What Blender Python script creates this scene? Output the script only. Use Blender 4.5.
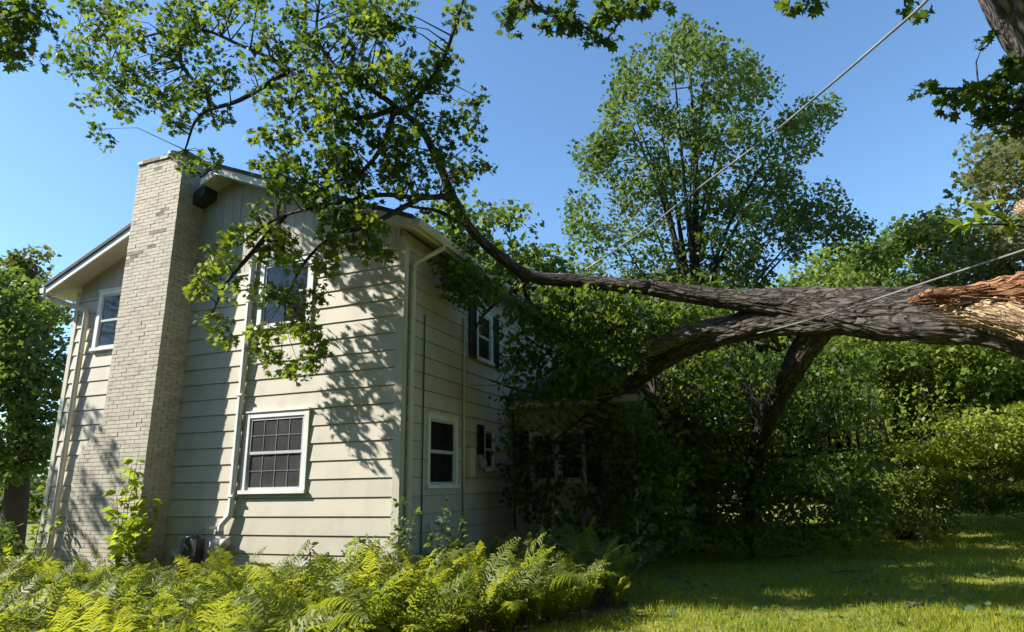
import bpy, math, random
import numpy as np
from mathutils import Matrix, Vector, noise

for o in list(bpy.data.objects):
    bpy.data.objects.remove(o)
SC = bpy.context.scene
COL = SC.collection
rnd = random.Random(7)
rng = np.random.default_rng(7)

# ------------------------------------------------------------------ camera
FPX = 636.37
CAM = np.array([4.9422, -8.2295, 1.5963])
RX = np.array([0.93209353, 0.36173438, -0.01870534])
UP = np.array([0.10976773, -0.2328752, 0.96629198])
FW = np.array([-0.34518502, 0.90272774, 0.25676823])
cd = bpy.data.cameras.new('camera')
cd.sensor_width = 36.0
cd.lens = FPX / 1024 * 36.0
cd.clip_start = 0.05
cd.clip_end = 3000
cam = bpy.data.objects.new('camera', cd)
COL.objects.link(cam)
cam.matrix_world = Matrix(((RX[0], UP[0], -FW[0], CAM[0]), (RX[1], UP[1], -FW[1], CAM[1]),
                           (RX[2], UP[2], -FW[2], CAM[2]), (0, 0, 0, 1)))
SC.camera = cam

# ------------------------------------------------------------------ sky, sun
SUN_H = np.array([-0.89, -0.456]); SUN_H /= np.linalg.norm(SUN_H)
ELEV = math.radians(38)
SUND = Vector((SUN_H[0] * math.cos(ELEV), SUN_H[1] * math.cos(ELEV), math.sin(ELEV)))
w = bpy.data.worlds.new('World'); SC.world = w; w.use_nodes = True
nt = w.node_tree; nt.nodes.clear()
sky = nt.nodes.new('ShaderNodeTexSky'); sky.sky_type = 'NISHITA'; sky.sun_disc = False
sky.sun_elevation = ELEV
sky.sun_rotation = math.atan2(SUND.x, SUND.y)
sky.air_density = 1.15; sky.dust_density = 0.25; sky.ozone_density = 3.0; sky.altitude = 100
bg = nt.nodes.new('ShaderNodeBackground'); bg.inputs['Strength'].default_value = 0.1
out = nt.nodes.new('ShaderNodeOutputWorld')
tn = nt.nodes.new('ShaderNodeMix'); tn.data_type = 'RGBA'; tn.blend_type = 'MULTIPLY'; tn.inputs[0].default_value = 1.0
tn.inputs[7].default_value = (0.87, 1.04, 1.14, 1)
nt.links.new(sky.outputs[0], tn.inputs[6]); nt.links.new(tn.outputs[2], bg.inputs[0]); nt.links.new(bg.outputs[0], out.inputs[0])
sl = bpy.data.lights.new('sun', 'SUN'); sl.energy = 5.0; sl.angle = math.radians(0.55); sl.color = (1, 0.95, 0.86)
so = bpy.data.objects.new('sun', sl); COL.objects.link(so)
so.rotation_euler = SUND.to_track_quat('Z', 'Y').to_euler(); so.location = (-30, -15, 30)
vs = SC.view_settings
vs.view_transform = 'Standard'; vs.look = 'None'; vs.gamma = 1; vs.exposure = 1.12
SC.cycles.max_bounces = 8
SC.cycles.transmission_bounces = 4
SC.cycles.transparent_max_bounces = 4

# ------------------------------------------------------------------ helpers
def at(px, py, d):
    """point seen at pixel (px, py), d metres along the viewing axis"""
    return CAM + d * (FW + (px - 512) / FPX * RX - (py - 316) / FPX * UP)

def pix(Pt):
    v = np.asarray(Pt) - CAM
    z = v @ FW
    return 512 + FPX * (v @ RX) / z, 316 - FPX * (v @ UP) / z, z

def tag(o, label, cat=None, group=None, kind=None):
    if label: o['label'] = label
    if cat: o['category'] = cat
    if group: o['group'] = group
    if kind: o['kind'] = kind
    return o

def empty(name, loc=(0, 0, 0)):
    o = bpy.data.objects.new(name, None); COL.objects.link(o)
    o.location = loc; o.empty_display_size = 0.2
    return o

def link(name, me, parent=None):
    o = bpy.data.objects.new(name, me); COL.objects.link(o)
    if parent is not None:
        o.parent = parent
        o.matrix_parent_inverse = Matrix.Translation(-WLOC(parent))
    return o

def WLOC(o):
    v = Vector((0, 0, 0))
    if o.parent is None:
        return Vector(o.location)
    return v            # parts keep their origin at the world origin

class MB:
    def __init__(s):
        s.v = []; s.f = []; s.c = []
    def add(s, vs, fs):
        b = len(s.v); s.v.extend([tuple(map(float, q)) for q in vs]); s.f.extend([tuple(i + b for i in f) for f in fs])
    def box(s, x0, x1, y0, y1, z0, z1):
        s.hexa([(x0, y0, z0), (x1, y0, z0), (x1, y1, z0), (x0, y1, z0), (x0, y0, z1), (x1, y0, z1), (x1, y1, z1), (x0, y1, z1)])
    def hexa(s, c):
        s.add(c, [(0, 3, 2, 1), (4, 5, 6, 7), (0, 1, 5, 4), (1, 2, 6, 5), (2, 3, 7, 6), (3, 0, 4, 7)])
    def prism(s, pts, n):
        """closed polygon pts extruded by vector n"""
        k = len(pts); n = np.asarray(n, float)
        a = [np.asarray(q, float) for q in pts]
        s.add(a + [q + n for q in a], [tuple(range(k - 1, -1, -1)), tuple(range(k, 2 * k))] +
              [(i, (i + 1) % k, k + (i + 1) % k, k + i) for i in range(k)])
    def tube(s, pts, rad, sides=8, jit=None, cap=True, cc_=None):
        P_ = [np.asarray(q, float) for q in pts]; n = len(P_)
        if np.isscalar(rad): rad = [rad] * n
        T = [P_[min(i + 1, n - 1)] - P_[max(i - 1, 0)] for i in range(n)]
        T = [t / (np.linalg.norm(t) + 1e-9) for t in T]
        a = np.cross(T[0], (0, 0, 1.0))
        if np.linalg.norm(a) < 1e-3: a = np.array([1.0, 0, 0])
        a /= np.linalg.norm(a)
        b0 = len(s.v)
        for i in range(n):
            a = a - T[i] * (a @ T[i]); a /= np.linalg.norm(a) + 1e-9
            b = np.cross(T[i], a)
            for k in range(sides):
                th = 2 * math.pi * k / sides
                r = rad[i] * (jit(i, k, th) if jit else 1)
                s.v.append(tuple(P_[i] + r * (math.cos(th) * a + math.sin(th) * b)))
                if cc_ is not None: s.c.append((len(s.v) - 1, rad[i] * math.cos(th), rad[i] * math.sin(th), cc_[i]))
        for i in range(n - 1):
            for k in range(sides):
                k2 = (k + 1) % sides
                s.f.append((b0 + i * sides + k, b0 + i * sides + k2, b0 + (i + 1) * sides + k2, b0 + (i + 1) * sides + k))
        if cap:
            s.f.append(tuple(b0 + k for k in range(sides - 1, -1, -1)))
            s.f.append(tuple(b0 + (n - 1) * sides + k for k in range(sides)))
    def mesh(s, name, mat, smooth=False):
        me = bpy.data.meshes.new(name); me.from_pydata(s.v, [], s.f); me.materials.append(mat)
        if smooth: me.shade_smooth()
        if s.c:
            arr = np.array(s.v, np.float32); q = np.array(s.c); arr[q[:, 0].astype(int)] = q[:, 1:]
            a = me.attributes.new('bc', 'FLOAT_VECTOR', 'POINT'); a.data.foreach_set('vector', arr.reshape(-1))
        me.update(); return me
    def build(s, name, mat, parent=None, smooth=False):
        return link(name, s.mesh(name, mat, smooth), parent)

def catmull(pts, n=6):
    P_ = [np.asarray(q, float) for q in pts]
    P_ = [2 * P_[0] - P_[1]] + P_ + [2 * P_[-1] - P_[-2]]
    o = []
    for i in range(1, len(P_) - 2):
        for k in range(n):
            t = k / n
            o.append(0.5 * ((2 * P_[i]) + (-P_[i - 1] + P_[i + 1]) * t + (2 * P_[i - 1] - 5 * P_[i] + 4 * P_[i + 1] - P_[i + 2]) * t * t
                            + (-P_[i - 1] + 3 * P_[i] - 3 * P_[i + 1] + P_[i + 2]) * t ** 3))
    o.append(P_[-2]); return o

def lerp_list(vals, n):
    x = np.linspace(0, len(vals) - 1, n)
    return list(np.interp(x, range(len(vals)), vals))

# ------------------------------------------------------------------ materials
def mat(name):
    m = bpy.data.materials.new(name); m.use_nodes = True
    t = m.node_tree; b = t.nodes['Principled BSDF']
    return m, t, b
def N(t, typ, **kw):
    n = t.nodes.new(typ)
    for k, v in kw.items():
        if k in n.inputs: n.inputs[k].default_value = v
        else: setattr(n, k, v)
    return n
def ramp(t, fac, stops):
    r = t.nodes.new('ShaderNodeValToRGB')
    e = r.color_ramp.elements
    while len(e) < len(stops): e.new(0.5)
    for i, (p_, c) in enumerate(stops):
        e[i].position = p_; e[i].color = (*c, 1)
    t.links.new(fac, r.inputs[0]); return r
def coords(t, scale=(1, 1, 1)):
    tc = t.nodes.new('ShaderNodeNewGeometry'); mp = t.nodes.new('ShaderNodeMapping')
    mp.inputs['Scale'].default_value = scale
    t.links.new(tc.outputs['Position'], mp.inputs['Vector']); return mp.outputs[0]
def noise_tex(t, vec, scale, detail=4, rough=0.55):
    n = t.nodes.new('ShaderNodeTexNoise'); n.inputs['Scale'].default_value = scale
    n.inputs['Detail'].default_value = detail; n.inputs['Roughness'].default_value = rough
    t.links.new(vec, n.inputs['Vector']); return n.outputs[0]
def bump(t, b, h, strength, dist=0.01):
    n = t.nodes.new('ShaderNodeBump'); n.inputs['Strength'].default_value = strength; n.inputs['Distance'].default_value = dist
    t.links.new(h, n.inputs['Height']); t.links.new(n.outputs[0], b.inputs['Normal'])

def painted(name, col, dirt, rough=0.6, scale=(2, 2, 2), bstr=0.2, fine=60, worn=(0.25, 0.7)):
    m, t, b = mat(name); v = coords(t, scale)
    n1 = noise_tex(t, v, 1.6, 6)
    r = ramp(t, n1, [(worn[0], dirt), (worn[1], col)])
    oi = t.nodes.new('ShaderNodeObjectInfo')
    hs = t.nodes.new('ShaderNodeHueSaturation')
    mr = N(t, 'ShaderNodeMapRange'); mr.inputs[3].default_value = 0.93; mr.inputs[4].default_value = 1.05
    t.links.new(oi.outputs['Random'], mr.inputs[0]); t.links.new(mr.outputs[0], hs.inputs['Value'])
    t.links.new(r.outputs[0], hs.inputs['Color']); t.links.new(hs.outputs[0], b.inputs['Base Color'])
    b.inputs['Roughness'].default_value = rough
    bump(t, b, noise_tex(t, coords(t), fine, 5), bstr, 0.004)
    return m
M = {}
M['siding'] = painted('siding_paint', (0.51, 0.467, 0.375), (0.42, 0.38, 0.30), 0.62, (1.6, 1.6, 1.1), 0.25, 60, (0.26, 0.52))
M['vertical'] = painted('vertical_board_paint', (0.44, 0.41, 0.33), (0.36, 0.33, 0.26), 0.65, (3, 3, 0.5))
M['trim'] = painted('white_trim', (0.76, 0.76, 0.74), (0.6, 0.6, 0.56), 0.5)
M['cream'] = painted('cream_metal', (0.58, 0.54, 0.44), (0.48, 0.44, 0.35), 0.45)
M['soffit'] = painted('soffit_paint', (0.52, 0.47, 0.37), (0.42, 0.38, 0.3), 0.7)
M['brick'] = painted('painted_brick', (0.50, 0.45, 0.36), (0.36, 0.31, 0.24), 0.8, (2.5, 2.5, 6), 0.5, 90, (0.3, 0.55))
M['brick_worn'] = painted('worn_brick', (0.33, 0.28, 0.22), (0.13, 0.105, 0.085), 0.9, (3, 3, 6), 0.6, 80)
M['mortar'] = painted('mortar', (0.42, 0.375, 0.30), (0.30, 0.265, 0.21), 0.9, (3, 3, 3), 0.5, 70)
M['concrete'] = painted('concrete', (0.30, 0.29, 0.265), (0.2, 0.19, 0.175), 0.9)
M['shingle'] = painted('roof_shingle', (0.075, 0.075, 0.08), (0.045, 0.045, 0.05), 0.9, (6, 6, 6), 0.6, 120)
M['shutter'] = painted('black_shutter', (0.012, 0.012, 0.014), (0.02, 0.02, 0.02), 0.5)
M['dark'] = painted('dark_metal', (0.03, 0.03, 0.035), (0.05, 0.05, 0.05), 0.5)
M['greymetal'] = painted('grey_metal', (0.30, 0.31, 0.32), (0.22, 0.22, 0.23), 0.45)
M['wire'] = painted('wire_sheath', (0.22, 0.22, 0.23), (0.12, 0.12, 0.12), 0.4)
M['sash'] = painted('grey_sash', (0.50, 0.51, 0.50), (0.4, 0.4, 0.4), 0.5)
M['muntin'] = painted('grey_muntin', (0.20, 0.20, 0.19), (0.15, 0.15, 0.14), 0.5)
M['carblue'] = painted('blue_car_paint', (0.05, 0.12, 0.35), (0.04, 0.10, 0.3), 0.25)
def glass(name, c):
    m, t, b = mat(name)
    n = noise_tex(t, coords(t), 3.0, 2)
    r = ramp(t, n, [(0.35, c), (0.7, tuple(q * 1.5 for q in c))]); t.links.new(r.outputs[0], b.inputs['Base Color'])
    b.inputs['Roughness'].default_value = 0.06; b.inputs['IOR'].default_value = 1.5
    bump(t, b, noise_tex(t, coords(t), 2.5, 1), 0.06, 0.02)
    return m
M['glass'] = glass('window_glass', (0.012, 0.014, 0.016))
M['screen'] = glass('screened_glass', (0.05, 0.05, 0.05))

def bark(name, c0, c1, sc=1.0, st=0.8, plates=False, fib=0.22):
    m, t, b = mat(name)
    tc = t.nodes.new('ShaderNodeNewGeometry')
    src = tc.outputs['Position']
    n2 = noise_tex(t, src, 2.2 * sc, 4)
    if plates:
        at_ = t.nodes.new('ShaderNodeAttribute'); at_.attribute_name = 'bc'
        mp = t.nodes.new('ShaderNodeMapping'); mp.inputs['Scale'].default_value = (1, 1, fib)
        t.links.new(at_.outputs['Vector'], mp.inputs['Vector'])
        nn = t.nodes.new('ShaderNodeTexNoise'); nn.inputs['Scale'].default_value = 9; nn.inputs['Detail'].default_value = 3
        t.links.new(mp.outputs[0], nn.inputs['Vector'])
        va = t.nodes.new('ShaderNodeVectorMath'); va.operation = 'MULTIPLY_ADD'; va.inputs[1].default_value = (0.17, 0.17, 0.15)
        t.links.new(nn.outputs['Color'], va.inputs[0]); t.links.new(mp.outputs[0], va.inputs[2])
        vo = t.nodes.new('ShaderNodeTexVoronoi'); vo.feature = 'DISTANCE_TO_EDGE'; vo.inputs['Scale'].default_value = 15 * sc
        t.links.new(va.outputs[0], vo.inputs['Vector'])
        pl = t.nodes.new('ShaderNodeMapRange'); pl.inputs[1].default_value = 0.0; pl.inputs[2].default_value = 0.22
        t.links.new(vo.outputs['Distance'], pl.inputs[0])
        fi = noise_tex(t, mp.outputs[0], 40 * sc, 6, 0.7)
        mm = t.nodes.new('ShaderNodeMath'); mm.operation = 'MULTIPLY_ADD'; mm.inputs[1].default_value = 0.45
        t.links.new(fi, mm.inputs[0])
        m3 = t.nodes.new('ShaderNodeMath'); m3.operation = 'MULTIPLY'; m3.inputs[1].default_value = 0.6
        t.links.new(pl.outputs[0], m3.inputs[0]); t.links.new(m3.outputs[0], mm.inputs[2])
        n = mm.outputs[0]
        lo, hi = 0.25, 0.85
    else:
        n = noise_tex(t, src, 9 * sc, 8, 0.7); lo, hi = 0.36, 0.62
    mx = t.nodes.new('ShaderNodeMath'); mx.operation = 'MULTIPLY_ADD'; mx.inputs[1].default_value = 0.6
    t.links.new(n, mx.inputs[0])
    m2 = t.nodes.new('ShaderNodeMath'); m2.operation = 'MULTIPLY'; m2.inputs[1].default_value = 0.4
    t.links.new(n2, m2.inputs[0]); t.links.new(m2.outputs[0], mx.inputs[2])
    r = ramp(t, mx.outputs[0], [(lo, c0), (hi, c1)]); t.links.new(r.outputs[0], b.inputs['Base Color'])
    b.inputs['Roughness'].default_value = 0.95
    bump(t, b, n, 1.0 if plates else st, 0.07 if plates else 0.03)
    return m
M['bark'] = bark('maple_bark', (0.016, 0.012, 0.010), (0.13, 0.108, 0.092), plates=True)
M['barklite'] = bark('light_bark', (0.06, 0.05, 0.042), (0.26, 0.225, 0.195), plates=True)
M['bole'] = bark('grey_bark', (0.07, 0.06, 0.05), (0.2, 0.175, 0.15))
M['stembark'] = bark('standing_bark', (0.03, 0.024, 0.02), (0.2, 0.165, 0.14), plates=True)
M['torn'] = bark('torn_red_wood', (0.13, 0.05, 0.02), (0.52, 0.27, 0.13), 2.6, plates=True, fib=0.035)
M['wood'] = bark('fresh_split_wood', (0.42, 0.25, 0.125), (0.76, 0.58, 0.37), 2.6, 0.5, plates=True, fib=0.03)
M['soil'] = bark('soil', (0.03, 0.022, 0.015), (0.07, 0.055, 0.035), 1.0)

def leafmat(name, dark, light, tdark, tlight, trans=0.42, byobj=False):
    m, t, b = mat(name); t.nodes.remove(b)
    o = t.nodes['Material Output']
    a = t.nodes.new('ShaderNodeAttribute'); a.attribute_name = 'tint'
    fac = a.outputs['Fac']
    if byobj:
        oi = t.nodes.new('ShaderNodeObjectInfo'); mi = t.nodes.new('ShaderNodeMix'); mi.inputs[0].default_value = 0.5
        t.links.new(fac, mi.inputs[2]); t.links.new(oi.outputs['Random'], mi.inputs[3]); fac = mi.outputs[0]
    r1 = ramp(t, fac, [(0.0, dark), (1.0, light)])
    r2 = ramp(t, fac, [(0.0, tdark), (1.0, tlight)])
    d = N(t, 'ShaderNodeBsdfPrincipled'); d.inputs['Roughness'].default_value = 0.5
    d.inputs['Specular IOR Level'].default_value = 0.35
    tr = N(t, 'ShaderNodeBsdfTranslucent')
    t.links.new(r1.outputs[0], d.inputs['Base Color']); t.links.new(r2.outputs[0], tr.inputs['Color'])
    mx = N(t, 'ShaderNodeMixShader'); mx.inputs[0].default_value = trans
    t.links.new(d.outputs[0], mx.inputs[1]); t.links.new(tr.outputs[0], mx.inputs[2]); t.links.new(mx.outputs[0], o.inputs[0])
    return m
M['maple'] = leafmat('maple_leaf', (0.018, 0.042, 0.009), (0.075, 0.13, 0.02), (0.08, 0.15, 0.01), (0.38, 0.46, 0.03), 0.44)
M['maple_far'] = leafmat('tree_leaf', (0.03, 0.06, 0.014), (0.09, 0.14, 0.028), (0.09, 0.15, 0.015), (0.25, 0.32, 0.03))
M['airy'] = leafmat('airy_leaf', (0.045, 0.08, 0.022), (0.11, 0.165, 0.045), (0.10, 0.17, 0.02), (0.24, 0.32, 0.04))
M['olive'] = leafmat('olive_leaf', (0.055, 0.07, 0.025), (0.14, 0.145, 0.06), (0.12, 0.15, 0.02), (0.26, 0.28, 0.05))
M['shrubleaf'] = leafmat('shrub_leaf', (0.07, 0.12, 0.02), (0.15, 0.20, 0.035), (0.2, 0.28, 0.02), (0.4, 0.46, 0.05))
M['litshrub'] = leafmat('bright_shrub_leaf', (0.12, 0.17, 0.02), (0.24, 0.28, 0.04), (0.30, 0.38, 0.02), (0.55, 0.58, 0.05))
M['fern'] = leafmat('fern_leaf', (0.055, 0.10, 0.016), (0.19, 0.215, 0.028), (0.18, 0.28, 0.02), (0.56, 0.55, 0.04), 0.48, True)
M['vine'] = leafmat('vine_leaf', (0.10, 0.16, 0.02), (0.19, 0.25, 0.03), (0.34, 0.46, 0.02), (0.55, 0.62, 0.04), 0.5)
M['weed'] = leafmat('weed_leaf', (0.05, 0.10, 0.035), (0.12, 0.18, 0.06), (0.15, 0.24, 0.04), (0.28, 0.36, 0.06), 0.4)
M['grass'] = leafmat('grass_blade', (0.13, 0.18, 0.012), (0.30, 0.31, 0.03), (0.36, 0.44, 0.015), (0.62, 0.60, 0.04), 0.44)
def lawnmat():
    m, t, b = mat('lawn_ground'); v = coords(t)
    n = noise_tex(t, v, 0.5, 5); n2 = noise_tex(t, v, 14, 5)
    mx = t.nodes.new('ShaderNodeMath'); mx.operation = 'MULTIPLY_ADD'; mx.inputs[1].default_value = 0.5
    m2 = t.nodes.new('ShaderNodeMath'); m2.operation = 'MULTIPLY'; m2.inputs[1].default_value = 0.5
    t.links.new(n, m2.inputs[0]); t.links.new(n2, mx.inputs[0]); t.links.new(m2.outputs[0], mx.inputs[2])
    r = ramp(t, mx.outputs[0], [(0.35, (0.10, 0.125, 0.012)), (0.65, (0.23, 0.225, 0.028))])
    t.links.new(r.outputs[0], b.inputs['Base Color']); b.inputs['Roughness'].default_value = 0.95
    bump(t, b, n2, 0.8, 0.05); return m
M['lawn'] = lawnmat()

# ------------------------------------------------------------------ leaf meshes
MAPLE = np.array([(0, 0.02), (0.20, -0.06), (0.24, 0.12), (0.52, 0.22), (0.27, 0.38), (0.42, 0.72), (0.14, 0.60), (0, 1.0),
                  (-0.14, 0.60), (-0.42, 0.72), (-0.27, 0.38), (-0.52, 0.22), (-0.24, 0.12), (-0.20, -0.06)])
OVAL = np.array([(0, 0), (0.26, 0.35), (0.2, 0.7), (0, 1.0), (-0.2, 0.7), (-0.26, 0.35)])
TRI3 = np.array([(0, 0), (0.42, 0.45), (0, 1.0), (-0.42, 0.45)])

def leaf_mesh(name, cen, size, template, material, tint, nbias=0.8, dirv=None, droop=0.35, r=rng, flat=None):
    """one mesh of many separate leaves: cen (n,3), size (n,), tint (n,)"""
    n = len(cen); k = len(template)
    nrm = r.normal(size=(n, 3)); nrm[:, 2] = np.abs(nrm[:, 2]) * 0.6 + nbias
    nrm /= np.linalg.norm(nrm, axis=1)[:, None]
    d = r.normal(size=(n, 3)) if dirv is None else dirv + 0.5 * r.normal(size=(n, 3))
    d[:, 2] -= droop
    d -= nrm * (d * nrm).sum(1)[:, None]; d /= np.linalg.norm(d, axis=1)[:, None] + 1e-9
    s = np.cross(d, nrm)
    tx = template[:, 0]; ty = template[:, 1]
    fold = r.uniform(0.05, 0.5, n); curl = r.uniform(-0.1, 0.35, n)
    V = (cen[:, None, :] + size[:, None, None] * (s[:, None, :] * tx[None, :, None] + d[:, None, :] * ty[None, :, None]
         + nrm[:, None, :] * ((np.abs(tx)[None, :] * fold[:, None]) - curl[:, None] * (ty ** 2)[None, :])[:, :, None]))
    me = bpy.data.meshes.new(name)
    me.vertices.add(n * k); me.loops.add(n * k); me.polygons.add(n)
    me.vertices.foreach_set('co', V.reshape(-1).astype(np.float32))
    me.loops.foreach_set('vertex_index', np.arange(n * k, dtype=np.int32))
    me.polygons.foreach_set('loop_start', np.arange(0, n * k, k, dtype=np.int32))
    a = me.attributes.new('tint', 'FLOAT', 'POINT')
    a.data.foreach_set('value', np.repeat(np.clip(tint, 0, 1), k).astype(np.float32))
    me.materials.append(material); me.update(); me.validate()
    return me

def inpoly(poly, x, y):
    poly = np.asarray(poly, float); c = np.zeros(len(x), bool); j = len(poly) - 1
    for i in range(len(poly)):
        xi, yi = poly[i]; xj, yj = poly[j]
        h = ((yi > y) != (yj > y)) & (x < (xj - xi) * (y - yi) / (yj - yi + 1e-12) + xi); c ^= h; j = i
    return c

def poly_points(poly, depth, thick, n, r=rng):
    p_ = np.asarray(poly, float); lo = p_.min(0); hi = p_.max(0)
    o = np.zeros((0, 3))
    while len(o) < n:
        x = r.uniform(lo[0], hi[0], 4 * n); y = r.uniform(lo[1], hi[1], 4 * n)
        k = inpoly(p_, x, y); x = x[k]; y = y[k]
        u = (x - lo[0]) / (hi[0] - lo[0]) * 2 - 1
        d = depth + thick * np.sqrt(np.clip(1 - 0.7 * u ** 2, 0, 1)) * r.uniform(-1, 1, len(x))
        o = np.vstack([o, at_many(x, y, d)])
    return o[:n]

def at_many(x, y, d):
    x = np.asarray(x); y = np.asarray(y); d = np.asarray(d)
    return CAM + d[:, None] * (FW + ((x - 512) / FPX)[:, None] * RX - ((y - 316) / FPX)[:, None] * UP)

def clumps_to_leaves(cl, rad, per, size, r=rng, flatten=0.6, svar=0.45):
    """cl (n,3) clump centres; returns leaf positions, sizes, tints"""
    n = len(cl); rad = np.broadcast_to(rad, (n,)); per = np.broadcast_to(per, (n,)).astype(int)
    idx = np.repeat(np.arange(n), per); m = len(idx)
    q = r.normal(size=(m, 3)); q *= np.minimum(1.0, 1.6 / np.linalg.norm(q, axis=1))[:, None]
    q[:, 2] *= flatten
    pos = cl[idx] + q * rad[idx][:, None] * 0.62
    ct = r.uniform(0, 1, n)
    tint = 0.55 * ct[idx] + 0.45 * r.uniform(0, 1, m)
    return pos, size * r.uniform(1 - svar, 1 + svar, m), tint

def house_free(p_):
    """False for points inside the house"""
    x, y, z = p_[:, 0], p_[:, 1], p_[:, 2]
    roof = 7.26 - 0.422 * np.abs(x + 3.7) + 0.12
    main = (x > -7.9) & (x < 0.12) & (y > -0.08) & (y < 9.2) & (z < roof)
    eave = (x > -7.9) & (x < 0.5) & (y > -0.5) & (y < 9.2) & (z < roof) & (z > roof - 0.4)
    wing = (x > -0.1) & (x < 2.62) & (y > 4.5) & (y < 9) & (z < 3.5 + 0.35 * np.clip(y - 4.2, 0, 2.2))
    chim = (x > -5.7) & (x < -4.3) & (y > -0.65) & (y < 0.1) & (z < 7.8)
    return ~(main | eave | wing | chim) & (z > 0.03)

# ------------------------------------------------------------------ ground
mb = MB()
g = 60; xs = np.linspace(-1, 1, g); xs = np.sign(xs) * np.abs(xs) ** 2.2 * 320
def gz(x, y): return 0.0
mb.v = [(x, y + 10, 0.0) for y in xs for x in xs]
mb.f = [(j * g + i, j * g + i + 1, (j + 1) * g + i + 1, (j + 1) * g + i) for j in range(g - 1) for i in range(g - 1)]
lawn = mb.build('lawn', M['lawn']); tag(lawn, 'mown green lawn round the house', 'lawn', kind='structure')
mb = MB()
bedp = [(-10.5, 0.6), (-10.5, -6.2), (1.6, -4.6), (2.1, -1.4), (3.1, 0.95), (2.5, 1.95), (0.2, 1.8), (0, 0.6)]
mb.add([(x, y, 0.006) for x, y in bedp], [tuple(range(len(bedp)))])
tag(mb.build('planting_bed', M['soil']), 'dark soil of the fern bed along the house', 'bed', kind='structure')
mb = MB()
mb.add([(-24, 9.5, 0.012), (-17.5, 6.2, 0.012), (-18.3, 4.6, 0.012), (-25.5, 8.2, 0.012)], [(0, 3, 2, 1)])
tag(mb.build('path', M['concrete']), 'pale concrete path left of the house', 'path', kind='structure')

# ------------------------------------------------------------------ the house
Z0 = 1.2; EX = 0.27
house = empty('house', (-3.7, 4.5, 0))
tag(house, 'beige two-storey house with painted brick chimney and lap siding under the fallen tree', 'house')
WL = -7.4            # left end of the gable wall
DEP = 9.0            # depth of the main block
def roofz(x): return 7.26 - 0.422 * abs(x + 3.7)
WING_Y = 4.6; WING_X = 2.47; WING_H = 3.22

# windows: wall, u0,u1,z0,z1
winA = [(-2.86, -1.61, Z0 + 0.34, Z0 + 1.61), (-2.82, -1.70, Z0 + 3.0, Z0 + 4.22), (-6.77, -5.62, Z0 + 3.0, Z0 + 4.19)]
winB = [(0.77, 1.84, Z0 + 0.37, Z0 + 1.54), (2.66, 3.46, Z0 + 2.72, Z0 + 3.76), (2.98, 3.48, Z0 + 0.66, Z0 + 1.46)]
winW = [(0.39, 0.985, Z0 + 0.42, Z0 + 1.47), (0.985, 1.58, Z0 + 0.42, Z0 + 1.47)]

class Wall:
    """maps (u, outward, z) to world"""
    def __init__(s, o, u, n): s.o = np.array(o, float); s.u = np.array(u, float); s.n = np.array(n, float)
    def p(s, u, d, z): return s.o + s.u * u + s.n * d + np.array((0, 0, z))
    def box(s, mb, u0, u1, d0, d1, z0, z1, d0t=None, d1t=None):
        d0t = d0 if d0t is None else d0t; d1t = d1 if d1t is None else d1t
        c = [s.p(u0, d1, z0), s.p(u1, d1, z0), s.p(u1, d0, z0), s.p(u0, d0, z0), s.p(u0, d1t, z1), s.p(u1, d1t, z1), s.p(u1, d0t, z1), s.p(u0, d0t, z1)]
        mb.hexa(c)
WA = Wall((0, 0, 0), (1, 0, 0), (0, -1, 0))
WB = Wall((0, 0, 0), (0, 1, 0), (1, 0, 0))
WW = Wall((0, WING_Y, 0), (1, 0, 0), (0, -1, 0))
WS = Wall((WING_X, WING_Y, 0), (0, 1, 0), (1, 0, 0))

# cores
mb = MB()
prof = [(WL + 0.01, 0.02, 0.35), (-0.02, 0.02, 0.35), (-0.02, 0.02, roofz(0) - 0.125), (-3.7, 0.02, roofz(-3.7) - 0.125), (WL + 0.01, 0.02, roofz(WL) - 0.125)]
mb.prism(prof, (0, 0.14, 0)); gable_wall = mb.build('gable_wall', M['mortar'], house)
mb = MB(); mb.box(-0.16, -0.02, 0.17, DEP, 0.35, roofz(0) - 0.13); side_wall = mb.build('side_wall', M['mortar'], house)
mb = MB(); mb.box(WL + 0.01, WL + 0.16, 0.17, DEP, 0.35, roofz(WL) - 0.27)
mb.prism([(WL + 0.17, DEP, 0.35), (-0.17, DEP, 0.35), (-0.17, DEP, 5.3), (-3.7, DEP, 6.95), (WL + 0.17, DEP, 5.3)], (0, -0.14, 0))
mb.build('rear_wall', M['siding'], house)
mb = MB(); mb.box(0.03, WING_X - 0.02, WING_Y + 0.02, WING_Y + 0.15, 0.35, WING_H - 0.01)
mb.box(WING_X - 0.15, WING_X - 0.02, WING_Y + 0.16, 8.6, 0.35, WING_H - 0.02); wing_wall = mb.build('wing_wall', M['mortar'], house)
mb = MB(); mb.box(WL + 0.03, -0.03, 0.03, DEP - 0.03, -0.1, 0.36); mb.box(-0.02, WING_X - 0.03, WING_Y + 0.05, 8.55, -0.1, 0.355)
mb.build('foundation', M['concrete'], house)

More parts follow.
